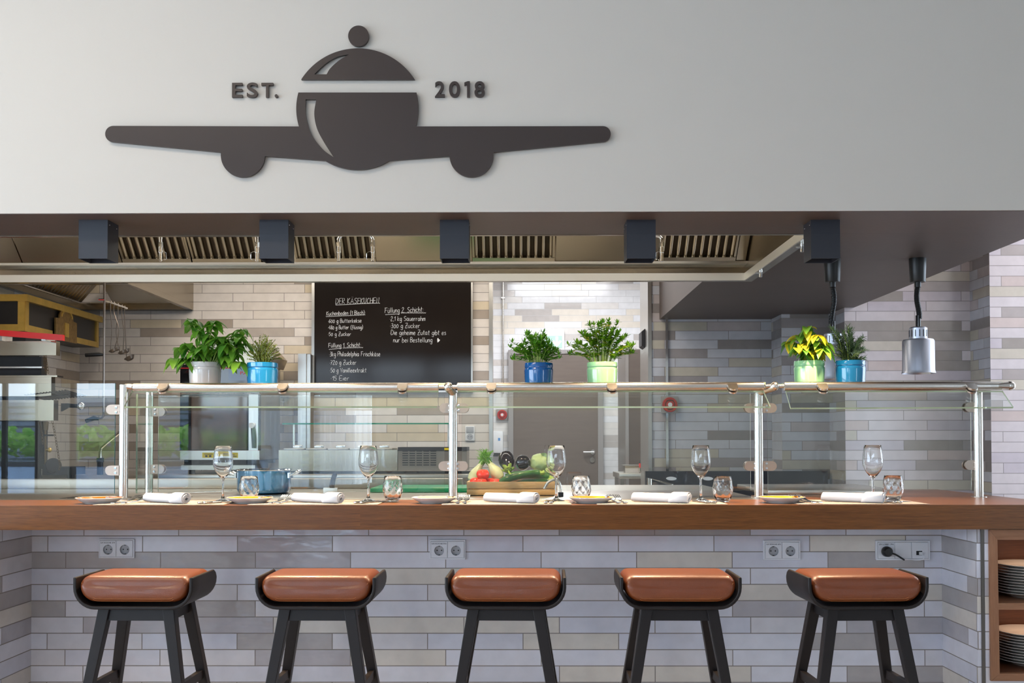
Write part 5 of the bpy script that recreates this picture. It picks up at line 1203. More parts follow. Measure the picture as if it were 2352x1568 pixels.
# cucumbers
def cuc(P, r, label):
    P = [veg(*p) for p in P]; o_ = P[0].copy(); C = catmull([p-o_ for p in P], 8); n = len(C)
    t = thing('courgette', label, 'courgette', o_, 0, 'courgettes in the crate')
    MB().tube(C, r, 18, [r*(.35+.65*min(1, math.sin(PI*min(.5, (i+.3)/n*2.2)))) if i < n*.25 else r*(1 if i < n-3 else (1, .9, .72)[i-n+3]) for i in range(n)]).build('skin', cuc_m, t)
    d = (C[-1]-C[-2]).normalized(); MB().tube([C[-1]-d*.004, C[-1]+d*.012, C[-1]+d*.022+Vector((0, 0, .004))], .009, 8, [.013, .009, .010]).build('stem', calyx_m, t)
cuc([(1147, 1106, 4.765), (1170, 1098, 4.765), (1210, 1088, 4.77), (1240, 1086, 4.775)], .0165, 'dark green courgette lying along the front of the crate')
cuc([(1160, 1092, 4.84), (1200, 1090, 4.84), (1240, 1091, 4.84), (1262, 1096, 4.83)], .018, 'dark green courgette behind the front one')
cuc([(1185, 1108, 4.79), (1215, 1106, 4.79), (1245, 1104, 4.79), (1262, 1103, 4.79)], .012, 'slim green courgette lowest in the crate')
# tap
q = veg(1288, 1137, 4.66)
tp = thing('small_tap', 'small bent steel tap on the pass, right of the crate', 'tap', (q.x, 4.66, CT))
MB().box(-.012, .012, -.014, .014, -.002, .018, .002).build('base', black_iron, tp)
MB().tube(catmull([(0, 0, .012), (-.002, 0, .045), (-.014, 0, .072), (-.033, 0, .075), (-.058, 0, .062), (-.076, 0, .034)], 8), .0065, 14).build('spout', tube_steel, tp)
# green cutting board
a = at(850, 1129, 5.06)
gb = thing('cutting_board', 'green plastic cutting board on the steel pass behind the crate', 'cutting board', (a.x+.36, 5.06, CT))
MB().box(-.36, .36, 0, .40, -.001, .020, .003).build('board', green_board, gb)
# blue pot
px0, px1 = 545, 668
Yp = 4.96; c = (on(606.5, Yp), Yp, CT); R = (on(px1, Yp)-on(px0, Yp))/2*.985
bp_ = thing('cooking_pot', 'blue enamel pot with steel rim and handles on the pass', 'pot', c)
MB().lathe([(0, 0), (R*.86, 0), (R*.95, .006), (R, .022), (R, .112), (R*.985, .112), (R*.98, .024), (0, .014)], 56).build('pot_body', pan_blue, bp_)
MB().lathe([(R*.97, .111), (R*1.015, .111), (R*1.03, .1145), (R*1.01, .118), (R*.975, .117)], 56).build('rim', chrome, bp_)
for s in (-1, 1):
    MB().tube(catmull([(s*R, -.035, .088), (s*(R+.015), -.036, .092), (s*(R+.042), -.028, .108), (s*(R+.050), 0, .112), (s*(R+.042), .028, .108), (s*(R+.015), .036, .092), (s*R, .035, .088)], 6), .005, 10).box(s*R-.004, s*R+.004, -.045, -.025, .075, .10).box(s*R-.004, s*R+.004, .025, .045, .075, .10).build('handle', chrome, bp_)
# black-handled scraper and tongs
q = at(762, 1127, 4.88)
sc = thing('dough_scraper', 'scraper with an upright dark handle behind the second napkin', 'scraper', (q.x, 4.88, CT))
MB().box(-.04, .028, -.004, .004, -.001, .030, .001).build('blade', steel_v, sc)
MB().loft([[(x-w_, -.008, z), (x+w_, -.008, z), (x+w_, .008, z), (x-w_, .008, z)] for x, z, w_ in ((.002, .03, .011), (.001, .04, .012), (.006, .065, .011), (.013, .09, .011), (.016, .10, .008))]).build('handle', black_plast, sc)
q = at(500, 1128, 5.0)
tg = thing('kitchen_tongs', 'long steel tongs lying on the pass, left of the blue pot', 'tongs', (q.x, 4.95, CT))
for y in (-.012, .016): MB().loft([[(x, y+yy-w_, z), (x, y+yy+w_, z), (x, y+yy+w_, z+.003), (x, y+yy-w_, z+.003)] for x, yy, z, w_ in ((-.22, 0, .0, .006), (-.05, -.004, .006, .008), (.08, .002, .012, .007))]).build('arm', tube_steel, tg)

# ------------------------------------------------------------------ kitchen equipment on the back wall
# combi oven
Yo = 7.3
a, b = at(415, 1056, Yo), at(597, 837, Yo)
ov = thing('combi_oven', 'tall combi oven with a glass door at the back left', 'oven', ((a.x+b.x)/2, Yo, a.z)); ox, oz = ov.location.x, ov.location.z
def ob(px0, px1, py0, py1, y0, y1): p, q = at(px0, py1, Yo), at(px1, py0, Yo); return (p.x-ox, q.x-ox, y0, y1, p.z-oz, q.z-oz)
MB().box(*ob(415, 597, 837, 1056, .03, .62)).build('body', steel_v, ov, smooth=None)
d_ = MB().box(*ob(415, 597, 906, 1034, -.02, .03)).build('door', black_gloss, ov, smooth=None)
MB().box(*ob(441, 570, 912, 1032, -.0225, -.0202)).build('door_window', pm('oven_window', (70, 44, 32), .04, var=.5, vscale=9, spec=.8), d_, smooth=None)
MB().box(*ob(573, 595, 906, 1034, -.024, -.0202)).build('door_edge', steel_v, d_, smooth=None)
p = at(582, 977, Yo); MB().cyl((p.x-ox, -.05, p.z-oz), (p.x-ox, -.0235, p.z-oz), .02).build('door_knob', white_pl, d_)
MB().tube([(p.x-ox+.006, -.045, p.z-oz-.02), (p.x-ox+.012, -.05, p.z-oz-.09), (p.x-ox+.014, -.045, p.z-oz-.16)], .013, 12).build('handle', black_plast, d_)
MB().box(*ob(415, 597, 837, 905, -.012, .03)).build('control_panel', black_gloss, ov, smooth=None)
MB().box(*ob(526, 574, 840, 874, -.0135, -.0122)).build('display', blue_glass, ov, smooth=None)
p0_, p1_ = at(553, 860, Yo), at(570, 853, Yo); MB().add(text('PA', p0_.x-ox, p1_.x-ox, p0_.z-oz, p1_.z-oz, -.0137)).build('marking', tape_red, ov, smooth=None)
MB().box(*ob(415, 597, 1034.3, 1055.5, -.014, .03)).build('lower_panel', steel, ov, smooth=None)
MB().box(*ob(414, 597, 1033.0, 1034.6, -.016, -.0138)).box(*ob(415, 530, 844.5, 846.5, -.0135, -.012)).build('red_line', tape_red, ov, smooth=None)
ys = MB().box(*ob(466, 548, 1039, 1051, -.0155, -.0142)).build('warning_sticker', yellow_st, ov, smooth=None)
m = MB()
for x0, x1, y0, y1 in ((470, 490, 1042, 1043.2), (473, 478, 1045, 1049), (482, 487, 1045, 1049), (514, 540, 1043.5, 1044.6), (514, 545, 1047, 1048)): m.box(*ob(x0, x1, y0, y1, -.0162, -.0156))
m.build('sticker_print', black_plast, ys, smooth=None)
# oven exhaust box and stand
p0_, p1_ = at(556, 838, 7.42), at(650, 791, 7.42)
eh = thing('exhaust_box', 'grey steel exhaust box on top of the combi oven', 'exhaust', ((p0_.x+p1_.x)/2-.1, 7.42, Z(837, Yo)+.003))
w = (p1_.x-p0_.x)/2; h = p1_.z-Z(837, Yo)
MB().poly([(-w-.35, 0, 0), (w, 0, 0), (w+.03, 0, h*.45), (w-.05, 0, h), (-w-.2, 0, h)], (0, .45, 0)).build('housing', steel_d, eh, smooth=None)
Yr = 7.1; zr = Z(1089, Yr)
sd = thing('oven_stand', 'dark low stand carrying the combi oven', 'stand', (ox, Yo+.02, zr)); zl = a.z-zr
m = MB().box(-.27, .27, .02, .5, zl-.03, zl-.001).box(-.25, .24, -.05, .4, .03, zl-.03)
m.build('base_frame', black_iron, sd, smooth=None)
MB().box(-.262, .262, -.07, -.051, .03, .062).build('tray_front', steel, sd, smooth=None)
for x in (-.2, .2): MB().cyl((x, -.02, .0), (x, -.02, .031), .022).build('leg', black_plast, sd)
# rear worktop and refrigerated topping rail
Yr = 7.1; zr = Z(1089, Yr)
bk = thing('back_worktop', 'stainless worktop along the back wall under oven and topping rail', 'worktop', (-1.9, Yr, zr))
MB().box(XL+.02+1.9, 1.9+X(1110, Yr), 0, Yb-.01-Yr, -.04, 0, .004).build('top', steel, bk)
MB().box(XL+.03+1.9, 1.9+X(1110, Yr)-.02, .03, Yb-.02-Yr, -zr+.0, -.041).build('cabinet_body', steel_d, bk, smooth=None)
Yt = 7.3
a, b = at(640, 1086, Yt), at(913, 1031, Yt); c1_ = at(1072, 1031, Yt)
tr = thing('topping_rail', 'refrigerated topping rail with lidded pans under a glass shelf', 'cooler', (a.x, Yt, zr)); tz = b.z-zr
MB().box(0, b.x-a.x, 0, .36, .02, tz-.006).build('body', steel_d, tr, smooth=None)
for i in range(5):
    x0 = .03+i*(b.x-a.x-.06)/5; l = MB().box(x0+.006, x0+(b.x-a.x-.06)/5-.006, -.006, .30, tz-.006, tz+.006, .003).build('pan_lid', steel, tr); MB().box(x0+.045, x0+.115, .10, .12, tz+.006, tz+.03, .004).build('lid_handle', chrome, l)
MB().box(b.x-a.x+.002, c1_.x-a.x, .01, .36, .02, tz-.014).build('compressor_housing', pm('warm_steel', (150, 138, 126), .38, metal=.6), tr, smooth=None)
MB().box(b.x-a.x+.002, c1_.x-a.x, -.004, .37, tz-.014, tz+.014).build('compressor_lid', black_iron, tr, smooth=None)
gr = MB()
for i in range(8):
    for j in range(5):
        x0 = b.x-a.x+.035+j*.050; z0_ = .058+i*.0165; gr.box(x0, x0+.040, .004, .012, z0_, z0_+.0065)
gr.build('ventilation_slots', black_plast, tr, smooth=None)
MB().box(c1_.x-a.x-.16, c1_.x-a.x-.085, -.006, -.0042, tz-.008, tz+.008).build('sticker', yellow_st, tr, smooth=None)
zs = Z(972, Yt)-zr
sheet(tr, 'glass_shelf', .02, X(1033, Yt)-a.x, .02, .32, zs-.005, zs+.005, pm('shelf_edge_green', (60, 150, 120), .12, trans=.3, ior=1.3))
m = MB()
for x in (.05, X(1030, Yt)-a.x-.02): m.box(x-.006, x+.006, .26, .272, tz, zs-.005)
m.build('shelf_support', chrome, tr, smooth=None)
MB().box(0, X(1110, Yr)-a.x-.02, -.02, .0, -.0, .018).build('base_shadow', black_plast, tr, smooth=None)  # black strip in place of the shadow gap under the cooler
# steel upright flue left of the chalkboard
p0_ = at(684.5, 812, Yb-.16); p1_ = at(712, 812, Yb-.16)
fl = thing('steel_flue', 'narrow steel upright flue left of the chalkboard', 'flue', ((p0_.x+p1_.x)/2, Yb-.08, zr+.0)); w = (p1_.x-p0_.x)/2
MB().box(-w, w*.35, -.08, .079, 0, p0_.z-zr).box(w*.35, w, -.06, .079, 0, p0_.z-zr-.003).build('duct', steel_v, fl, smooth=None)
# switch and socket on the back wall
p0_ = at(1079.5, 995, Yb)
ws = thing('switch_socket', 'white switch above a socket on the back wall, left of the doorway', 'socket', (p0_.x, Yb, p0_.z))
MB().box(-.037, .037, -.012, 0, -.058, .058, .003).build('cover_frame', white_pl, ws)
MB().box(-.029, .029, -.016, -.011, .004, .052, .002).build('switch_rocker', socket_in, ws)
m = MB().lathe([(.024, 0), (.022, .002), (0, .002)], 24, M=Matrix.Translation((0, -.012, -.026)) @ Matrix.Rotation(PI/2, 4, 'X')); m.build('socket_cup', socket_in, ws)
m = MB()
for x in (-.009, .009): m.cyl((x, -.0148, -.026), (x, -.0138, -.026), .003)
m.build('contact_holes', black_plast, ws)

# ------------------------------------------------------------------ inner room seen through the doorway
def ib(px0, px1, py0, py1, Y, dep, o, y0=None):
    p, q = at(px0, py1, Y), at(px1, py0, Y); return (p.x-o[0], q.x-o[0], -dep, 0, p.z-o[2], q.z-o[2])
Yd = Yi-.02
zf0 = 0.0
di = thing('door_1', None, None, (at(1276, 1000, Yd).x, Yi-.001, 0)); di['kind'] = 'structure'
o_ = di.location
dtop = Z(813, Yd); ftop = Z(804, Yd)
def dx(px): return X(px, Yd)-o_.x
MB().box(dx(1179), dx(1373), -.045, -.004, .005, dtop).build('door_leaf', grey_lam, di, smooth=None)
MB().box(dx(1168), dx(1179), -.06, 0, 0, ftop).box(dx(1373), dx(1385), -.06, 0, 0, ftop).box(dx(1168), dx(1385), -.06, 0, dtop, ftop).build('door_frame', grey_frame, di, smooth=None)
p = at(1362, 1038, Yd-.05); hm = MB().cyl((p.x-o_.x, -.05, p.z), (p.x-o_.x, -.08, p.z), .012).cyl((p.x-o_.x+.01, -.085, p.z), (p.x-o_.x-.105, -.085, p.z), .010).cyl((p.x-o_.x, -.045, p.z), (p.x-o_.x, -.052, p.z), .026); hm.build('door_handle', chrome, di)
p = at(1361, 1056, Yd-.05); MB().cyl((p.x-o_.x, -.045, p.z), (p.x-o_.x, -.06, p.z), .028).build('lock', chrome, di)
# exit sign
p = at(1266, 783, Yi-.06)
es = thing('exit_sign', 'lit green and white exit sign above the inner door, half hidden by mint', 'exit sign', (p.x, Yi, p.z))
a, b = at(1232, 806, Yi-.06)-es.location, at(1296, 757, Yi-.06)-es.location
MB().box(a.x, b.x, -.06, 0, a.z, b.z, .004).build('housing', white_pl, es)
a, b = at(1236, 799, Yi-.06)-es.location, at(1291, 771, Yi-.06)-es.location
MB().box(a.x, b.x, -.064, -.0601, a.z, b.z).build('lit_panel', sign_green, es, smooth=None)
def ep(x, y): q = at(x, y, Yi-.064)-es.location; return (q.x, -.0645, q.z)
m = MB()
m.poly([ep(1279, 797), ep(1268, 784), ep(1272, 781), ep(1276.5, 787), ep(1276, 773), ep(1282, 773), ep(1281.5, 787), ep(1286, 781), ep(1290, 784)], (0, -.0015, 0))
m.poly([ep(1240, 796), ep(1240, 774), ep(1252, 774), ep(1252, 796)], (0, -.0015, 0)); m.build('pictogram', sign_white, es, smooth=None)
# red alarm discs
def alarm(px, py, Y, s, label):
    p = at(px, py, Y); t = thing('alarm_disc', label, 'alarm', (p.x, Y, p.z), 0, 'red round alarm buttons')
    MB().box(-s, s, -.03, 0, -s, s, .003).build('backing_box', grey_frame, t)
    MB().lathe([(0, .05), (s*.82, .05), (s*.88, .044), (s*.88, .03), (0, .03)], 40, M=Matrix.Rotation(PI/2, 4, 'X')).build('red_disc', pm('alarm_red', (176, 40, 40), .35) if 'alarm_red' not in MATS else MATS['alarm_red'], t)
    MB().lathe([(0, .054), (s*.24, .054), (s*.26, .05), (0, .05)], 28, M=Matrix.Rotation(PI/2, 4, 'X')).build('centre_button', white_pl, t)
    m = MB().lathe([(s*.50, .0512), (s*.58, .0512)], 40, M=Matrix.Rotation(PI/2, 4, 'X')); m.box(-s*.4, s*.4, -.0512, -.0505, s*.44, s*.53).box(-s*.33, s*.33, -.0512, -.0505, -s*.66, -s*.58); m.build('ring_print', white_pl if False else black_plast, t, norm=False)
alarm(1153.5, 952.5, Yi, .062, 'red round alarm button on the inner room wall, left of the door')
alarm(1537, 929.5, Yb2, .064, 'red round alarm button on a grey box on the right tiled wall')
# soap dispenser
p = at(1144, 1016, Yi)
sd_ = thing('soap_dispenser', 'white soap dispenser on the inner room wall above the crate', 'dispenser', (p.x, Yi, p.z))
MB().box(-.058, .058, -.11, 0, -.115, .125, .012).build('housing', white_pl, sd_)
MB().box(.002, .026, -.1112, -.1104, .02, .05).build('blue_label', pm('blue_label', (90, 150, 210), .4), sd_, smooth=None)
MB().loft([[(-.04, -.10, -.115), (.04, -.10, -.115), (.04, -.02, -.115), (-.04, -.02, -.115)], [(-.055, -.11, -.15), (.055, -.11, -.15), (.055, -.02, -.15), (-.055, -.02, -.15)]]).build('push_bar', black_plast, sd_, smooth=None)
pp_ = at(1155.5, 760, Yi-.03)
pv = thing('conduit_pipe', 'thin vertical steel pipe on the inner room wall', 'pipe', (pp_.x, Yi-.03, Z(906, Yi)))
MB().cyl((0, 0, .01), (0, 0, 1.35), .009).build('pipe', tube_steel, pv); MB().box(-.02, .02, -.012, .03, 1.05, 1.065).build('pipe_clip', tube_steel, pv)
# steel fridge and worktable on the right of the inner room
Yg = 9.7
a, b = X(1437, Yg), X(1530, Yg)
fr_ = thing('steel_refrigerator', 'tall steel refrigerator in the inner room, behind the doorway edge', 'refrigerator', ((a+b)/2, Yg, 0)); w = (b-a)/2
hF = Z(801, Yg)
MB().box(-w, w, .03, .75, .1, hF).build('body', steel_v, fr_, smooth=None); MB().box(-w+.004, w, 0, .03, .12, hF-.01).build('door', grey_lam, fr_, smooth=None)
MB().box(-w-.0, -w+.03, -.004, .0, .12, hF-.01).build('door_edge', steel_v, fr_, smooth=None)
for x in (-w+.05, w-.05): MB().cyl((x, .1, 0), (x, .1, .1), .025).build('leg', black_plast, fr_)
Yw = 8.75; zt_ = Z(1087, Yw)
a = X(1422, Yw); wt = thing('worktable', 'small steel worktable inside the doorway, right side', 'table', (a+.45, Yw+.3, 0))
MB().box(-.45, .45, -.3, .3, zt_-.045, zt_, .003).build('tabletop', steel, wt)
for x in (-.42, .42):
    for y in (-.27, .27): MB().box(x-.015, x+.015, y-.015, y+.015, 0, zt_-.045).build('leg', tube_steel, wt, smooth=None)
ks = thing('kitchen_scale', 'steel kitchen scale on the small worktable', 'scale', (X(1449, Yw+.15), Yw+.2, zt_)); MB().loft([[(-.05, -.06, 0), (.07, -.06, 0), (.07, .1, 0), (-.05, .1, 0)], [(-.05, -.03, .06), (.07, -.03, .06), (.07, .1, .06), (-.05, .1, .06)]]).build('housing', steel, ks, smooth=None); MB().box(-.07, .085, -.06, .12, .061, .068).build('weighing_plate', steel, ks, smooth=None)
jr = thing('canister', 'dark canister with a red band on the small worktable', 'canister', (X(1484, Yw+.12), Yw+.12, zt_)); MB().lathe([(0, 0), (.05, 0), (.06, .02), (.062, .09), (.045, .12), (.02, .135), (.02, .15), (0, .15)], 28).build('body', black_gloss, jr); MB().lathe([(.0625, .045), (.0635, .05), (.0635, .078), (.0625, .083)], 28).build('red_band', red_m, jr)
p = at(1479, 778, Yb2+.35)
sp_ = thing('wall_speaker', 'small dark box mounted on the doorway reveal, upper right', 'speaker', (X(1489, Yb2+.2)-.002, Yb2+.25, Z(802, Yb2+.25)))
MB().loft([[(-.05, -.08, .02), (0, -.08, -.01), (0, .10, -.01), (-.05, .10, .02)], [(-.05, -.08, .13), (0, -.08, .17), (0, .10, .17), (-.05, .10, .13)]]).build('housing', black_iron, sp_, smooth=None)

# ------------------------------------------------------------------ low dark counter on the right back wall
Yk = 7.0; zk = Z(1124, Yk)
rc_ = thing('back_counter', 'low dark cooking counter with pale knobs along the right back wall', 'counter', (X(1650, Yk), Yk, 0)); kx0 = rc_.location.x
MB().box(X(1500, Yk)-kx0, X(1900, Yk)-kx0, .0, Yb3-Yk-.01, .1, zk).build('body', black_iron, rc_, smooth=None)
MB().box(X(1500, Yk)-kx0, X(1905, 7.44)-kx0-.02, Yb3-Yk-.06, Yb3-Yk-.01, zk, Z(1082, 7.44)).build('splashback', black_m, rc_, smooth=None)
for px in (1543, 1627):
    q = at(px, 1099, Yb3-.1); k_ = MB().cyl((q.x-kx0, Yb3-Yk-.09, q.z), (q.x-kx0, Yb3-Yk-.055, q.z), .036); 
    for v in k_.bm.verts: v.co.z = q.z+(v.co.z-q.z)*.36
    k_.build('knob', white_pl, rc_)
q0_, q1_ = at(1492, 1098, 6.93), at(1541, 1112, 6.93)
rb = thing('steel_handrail', 'short round steel rail at the corner of the low dark counter', 'rail', (q0_.x, q0_.y, 0)); 
MB().tube([(0, 0, 0), (0, 0, q0_.z), (q1_.x-q0_.x, q1_.y-q0_.y, q1_.z), (q1_.x-q0_.x, q1_.y-q0_.y, 0)], .018, 14).build('bar', tube_steel, rb)

# ------------------------------------------------------------------ charcoal oven and grill at the left
XO = -3.27; Yn, Yf_ = 6.72, 7.9
zt1, zb1 = Z(676, Yn, 48), Z(760, Yn, 42)
co = thing('charcoal_oven', 'black and brass canopied charcoal oven at the far left', 'oven', (XO-.09, Yn, zb1)); hO = zt1-zb1
x0, x1 = XL+.012-(XO-.09), .09; Dp = Yf_-Yn
MB().box(x0, x1-.012, .012, Dp-.012, .0, hO-.03).build('canopy_panels', canopy_black, co, smooth=None)
m = MB().box(x0, x1+.02, -.012, .01, hO-.045, hO).box(x1-.01, x1+.02, -.012, Dp+.03, hO-.045, hO).box(x0, x1, -.002, .012, 0, .045).box(x1-.012, x1+.001, -.0, Dp*.34, 0, .045).box(x1-.012, x1+.001, Dp*.66, Dp, 0, .04).box(x1-.045, x1, -.004, .012, .0, hO-.04).box(x1-.012, x1+.002, -.0, .05, .0, hO-.04).box(x1-.012, x1+.002, Dp-.04, Dp, .0, hO-.04)
m.build('brass_trim', brass, co, smooth=None)
yc = Dp*.5; pl_ = [(x1+.003, yc-.17, -.01), (x1+.003, yc-.17, .14), (x1+.003, yc-.11, .145)]+[(x1+.003, yc-.11*math.cos(PI*k/12), .15+.085*math.sin(PI*k/12)) for k in range(13)]+[(x1+.003, yc+.11, .145), (x1+.003, yc+.17, .14), (x1+.003, yc+.17, -.01)]
m = MB().poly(pl_, (.012, 0, 0))
pq = m.build('brass_plaque', brass_old, co, smooth=None)
m = MB()
for k in range(9): q = PI*(k+1)/10; c_ = Vector((x1+.016, yc-.085*math.cos(q), .15+.065*math.sin(q))); m.box(c_.x-.001, c_.x+.003, c_.y-.007, c_.y+.007, c_.z-.011, c_.z+.011)
m.box(x1+.014, x1+.019, yc-.03, yc+.03, .02, .12)
m.build('raised_relief', brass, pq, smooth=None)
bd = MB().box(x0, x1-.02, .05, .25, -zb1, -.26); bd.box(x0, x1-.02, .05, .25, -.26, 0.)
bd.build('oven_body', black_iron, co, smooth=None)
# grill: steel housings, red handle bar, chains, wheel
Yq = 5.95
dark_brass = pm('dark_bronze', (96, 78, 54), .4, metal=.8)
def gx(px, Y=Yq): return at(px, 900, Y).x
gl = thing('charcoal_grill', 'steel lever grill with red handle bar, chains and black wheel, left edge', 'grill', (gx(60), Yq, CT)); GO = gl.location
def gbx(px0, px1, py0, py1, y0, y1): p, q = at(px0, py1, Yq), at(px1, py0, Yq); return (p.x-GO.x, q.x-GO.x, y0, y1, p.z-GO.z, q.z-GO.z)
LX = -120
MB().box(*gbx(LX, 129, 783, 816, 0, .05)).build('upper_housing', steel_d, gl, smooth=None)
p, q = at(-100, 757, Yq-.1), at(147, 776, Yq-.1)
rb_ = MB().loft([[(p.x-GO.x, -.12, p.z-GO.z-.017), (p.x-GO.x, -.09, p.z-GO.z-.017), (p.x-GO.x, -.09, p.z-GO.z+.017), (p.x-GO.x, -.12, p.z-GO.z+.017)], [(q.x-GO.x, -.12, q.z-GO.z-.017), (q.x-GO.x, -.09, q.z-GO.z-.017), (q.x-GO.x, -.09, q.z-GO.z+.017), (q.x-GO.x, -.12, q.z-GO.z+.017)]]).build('red_handle_bar', red_m, gl, smooth=None)
m = MB()
for px in (20, 118): s = at(px, 778, Yq); m.box(s.x-GO.x-.012, s.x-GO.x+.012, -.1, .02, s.z-GO.z-.02, s.z-GO.z+.012)
m.build('handle_bracket', chrome, gl, smooth=None)
MB().box(*gbx(LX, 118, 864, 910, 0, .05)).box(*gbx(LX, 133, 862, 866, -.01, .07)).build('middle_housing', steel_d, gl, smooth=None)
MB().box(*gbx(LX, 130.5, 919, 966, -.04, .02)).build('lower_housing', steel_d, gl, smooth=None)
MB().box(*gbx(LX, 86, 817, 863, .05, .12)).build('firebox', black_iron, gl, smooth=None); MB().box(*gbx(LX, 78, 967, 1110, .02, .10)).build('ash_box', black_iron, gl, smooth=None)
MB().box(*gbx(LX, 88, 966, 1078, .10, .12)).build('back_plate', black_iron, gl, smooth=None)
m = MB().box(*gbx(LX, 100, 842, 846, -.02, .02)).build('grate_bar', tube_steel, gl, smooth=None)
gt = MB()
for i in range(14): s = at(70+i*7, 912-i*.8, Yq+.05); gt.tube([(s.x-GO.x, -.02, s.z-GO.z+.012), (s.x-GO.x+.03, .2, s.z-GO.z-.012)], .0035, 6)
for y in (0, .1, .2): s0_ = at(66, 914, Yq+y); s1_ = at(158, 906, Yq+y); gt.tube([(s0_.x-GO.x, y, s0_.z-GO.z), (s1_.x-GO.x, y, s1_.z-GO.z)], .0045, 6)
gt.build('grill_grate', black_iron, gl)
ar = at(131, 930, Yq)-GO; ar2 = at(170, 931, Yq)-GO; tip_ = at(176, 931.5, Yq)-GO
MB().loft([[(ar.x, .05, ar.z-.035), (ar.x, .07, ar.z-.035), (ar.x, .07, ar.z+.012), (ar.x, .05, ar.z+.012)], [(ar.x+.04, .05, ar.z-.013), (ar.x+.04, .07, ar.z-.013), (ar.x+.04, .07, ar.z+.012), (ar.x+.04, .05, ar.z+.012)], [(ar2.x, .05, ar2.z-.012), (ar2.x, .07, ar2.z-.012), (ar2.x, .07, ar2.z+.010), (ar2.x, .05, ar2.z+.010)]]).build('lever_arm', black_iron, gl, smooth=None)
MB().ball((tip_.x, .06, tip_.z), .023, 24).build('chrome_knob', chrome, gl)
c0_, c1_ = at(104, 968, Yq+.1)-GO, at(104, 1066, Yq+.1)-GO
MB().cyl((c0_.x, .1, c0_.z), (c0_.x, .1, c0_.z-.05), .020, .016).cyl((c0_.x, .1, c0_.z-.05), (c1_.x, .1, c1_.z), .0075).build('spindle', dark_brass, gl)
bb = at(113.5, 1033, Yq+.1)-GO; MB().ball((bb.x, .1, bb.z), .014, 20).cyl((c0_.x, .1, bb.z), (bb.x, .1, bb.z), .006).build('brass_ball', brass, gl)
s0_ = at(85, 1033, Yq+.1)-GO; MB().box(s0_.x, c0_.x, .09, .11, s0_.z-.014, s0_.z+.014).box(at(82, 999, Yq+.1).x-GO.x, at(122, 999, Yq+.1).x-GO.x, .09, .11, at(100, 1001, Yq).z-GO.z, at(100, 997, Yq).z-GO.z).build('bracket', black_iron, gl, smooth=None)
wc = at(122, 1070, Yq+.12)-GO
MB().lathe([(0, -.022), (.040, -.022), (.046, -.014), (.046, .014), (.040, .022), (0, .022)], 36, M=Matrix.Translation((wc.x, .12, wc.z)) @ Matrix.Rotation(PI/2-.3, 4, 'X') @ Matrix.Rotation(.5, 4, 'Y')).build('wheel', black_iron, gl)
MB().box(*gbx(78, 146, 1073, 1092, .1, .3)).box(*gbx(133, 144, 1092, 1104, .12, .16)).build('base_block', black_iron, gl, smooth=None)
ch = MB()
def chain(P):
    C = catmull([at(x, y, Yq-.03)-GO for x, y in P], 1); L_ = sum((C[i+1]-C[i]).length for i in range(len(C)-1)); n = int(L_/.017); acc = []; seg = [(C[i], C[i+1]) for i in range(len(C)-1)]
    for k in range(n):
        d = (k+.5)*.017
        for a_, b_ in seg:
            l = (b_-a_).length
            if d <= l: p_ = a_+(b_-a_)*d/l; dr = (b_-a_).normalized(); break
            d -= l
        M = Matrix.Translation(p_) @ dr.to_track_quat('Z', 'Y').to_matrix().to_4x4() @ Matrix.Rotation(PI/2*(k % 2)+.4, 4, 'Z')
        ch.tube([M @ Vector((.0055*math.cos(q), 0, .0115*math.sin(q))) for q in [2*PI*j/10 for j in range(11)]], .0014, 5, cap=False)
chain([(101, 817), (102, 835), (107, 862)]); chain([(105, 817), (108, 840), (112, 862)])
chain([(91, 966), (97, 1000), (99, 1025)]); chain([(120, 966), (127, 1000), (134, 1045), (138, 1070), (134, 1084)])
ch.build('chain', dark_brass, gl)
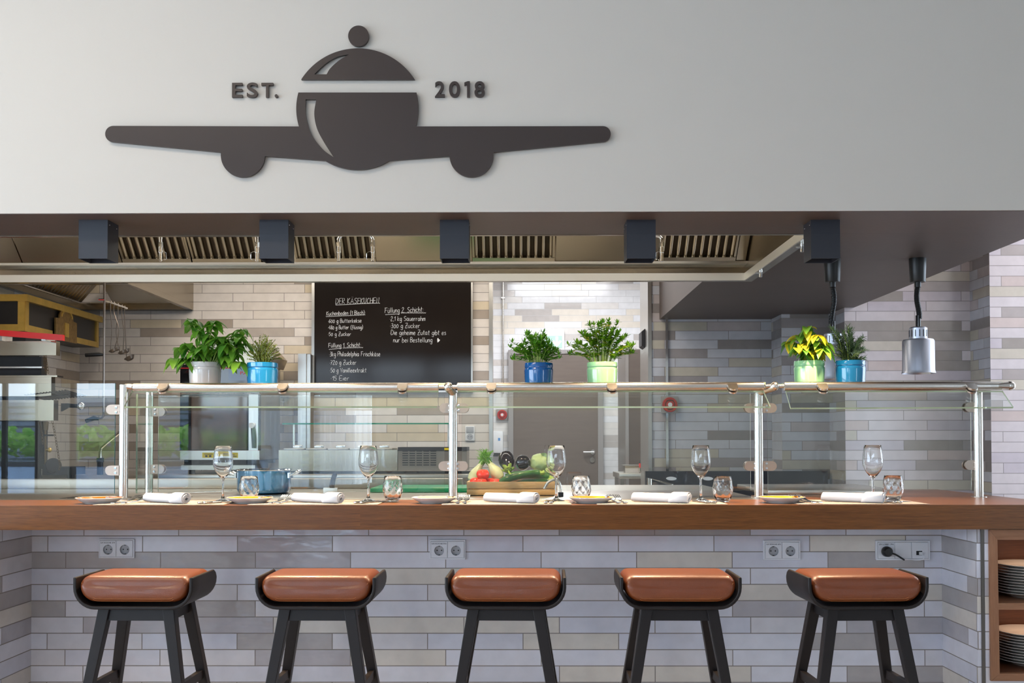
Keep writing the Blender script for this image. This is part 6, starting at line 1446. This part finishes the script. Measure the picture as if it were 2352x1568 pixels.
# hanging rod with spray gun and ladles; pot filler
p = at(240, 648, 6.35)
hr = thing('hanging_rod', 'thin steel rod hanging beside the oven, bent to a handle below', 'rod', (p.x, 6.35, Z(960, 6.35)))
zt_ = 2.999-hr.location.z
MB().tube([(0, 0, zt_), (0, 0, .06), (0, 0, .018), (-.012, 0, .004), (-.03, 0, 0)], .0066, 10).build('rod', dark_tube, hr)
MB().tube([(-.028, 0, 0), (-.06, 0, .004), (-.11, 0, -.014)], .013, 12, [.010, .015, .013]).build('handle', black_plast, hr)
z8 = Z(812, 6.35)-hr.location.z; MB().tube([(0, 0, z8), (-.03, 0, z8+.002), (-.115, 0, z8-.004)], .012, 12, [.008, .013, .012]).build('upper_handle', black_plast, hr)
z7 = Z(686, 6.35)-hr.location.z; y7 = .42
MB().tube([(-.03, -.012, z7), (.0, -.012, z7), (-.008, .02, z7), (-.02, y7, z7+.002)], .006, 8).build('utensil_rail', chrome, hr)
for i, (f, hz, bw) in enumerate(((.30, .30, .026), (.45, .285, .024), (.62, .30, .026), (.80, .285, .030), (.92, .325, .036))):
    px_, py_, pz_ = -.008-.012*f, .02+(y7-.02)*f, z7
    ldl = thing('ladle', ['short skimmer nearest on the utensil rail', 'second steel ladle on the utensil rail', 'middle steel ladle on the utensil rail', 'fourth steel ladle on the utensil rail', 'largest steel ladle, outermost on the utensil rail'][i], 'ladle', (hr.location.x+px_, hr.location.y+py_, hr.location.z+pz_), 0, 'ladles on the utensil rail')
    MB().tube(catmull([(0, .004, .004), (0, -.010, .012), (0, -.014, -.01), (0, -.012, -.06), ((.002, .010, -.004, .004, .002)[i]*3, -.008, -hz*.6), ((-.004, .0, .008, .004, .010)[i], 0, -hz)], 6), .0030, 8).build('handle', dark_tube, ldl)
    MB().lathe([(0, -bw*.7), (bw*.6, -bw*.55), (bw, 0), (bw*.95, 0), (bw*.55, -bw*.5), (0, -bw*.62)], 24, M=Matrix.Translation((bw*.5+(-.004, .0, .008, .004, .010)[i], 0, -hz)) @ Matrix.Rotation(-.5, 4, 'Y')).build('bowl', dark_tube, ldl)
q = at(230, 1076, 7.15)
pf = thing('pot_filler_tap', 'bent steel swivel tap behind the left partition', 'tap', (q.x, 7.15, zr))
zz_ = lambda py: Z(py, 7.15)-zr
MB().tube(catmull([(0, 0, 0), (0, 0, zz_(1060)), (.0, 0, zz_(1040)), (.004, 0, zz_(1030)), (.02, 0, zz_(1022)), (X(276, 7.15)-q.x, 0, zz_(990))], 6), .012, 14).build('swivel_arm', tube_steel, pf)
MB().cyl((0, 0, -.001), (0, 0, zz_(1052)), .021).cyl((0, 0, zz_(1060)), (0, 0, zz_(1050)), .025).build('valve_body', black_iron, pf)
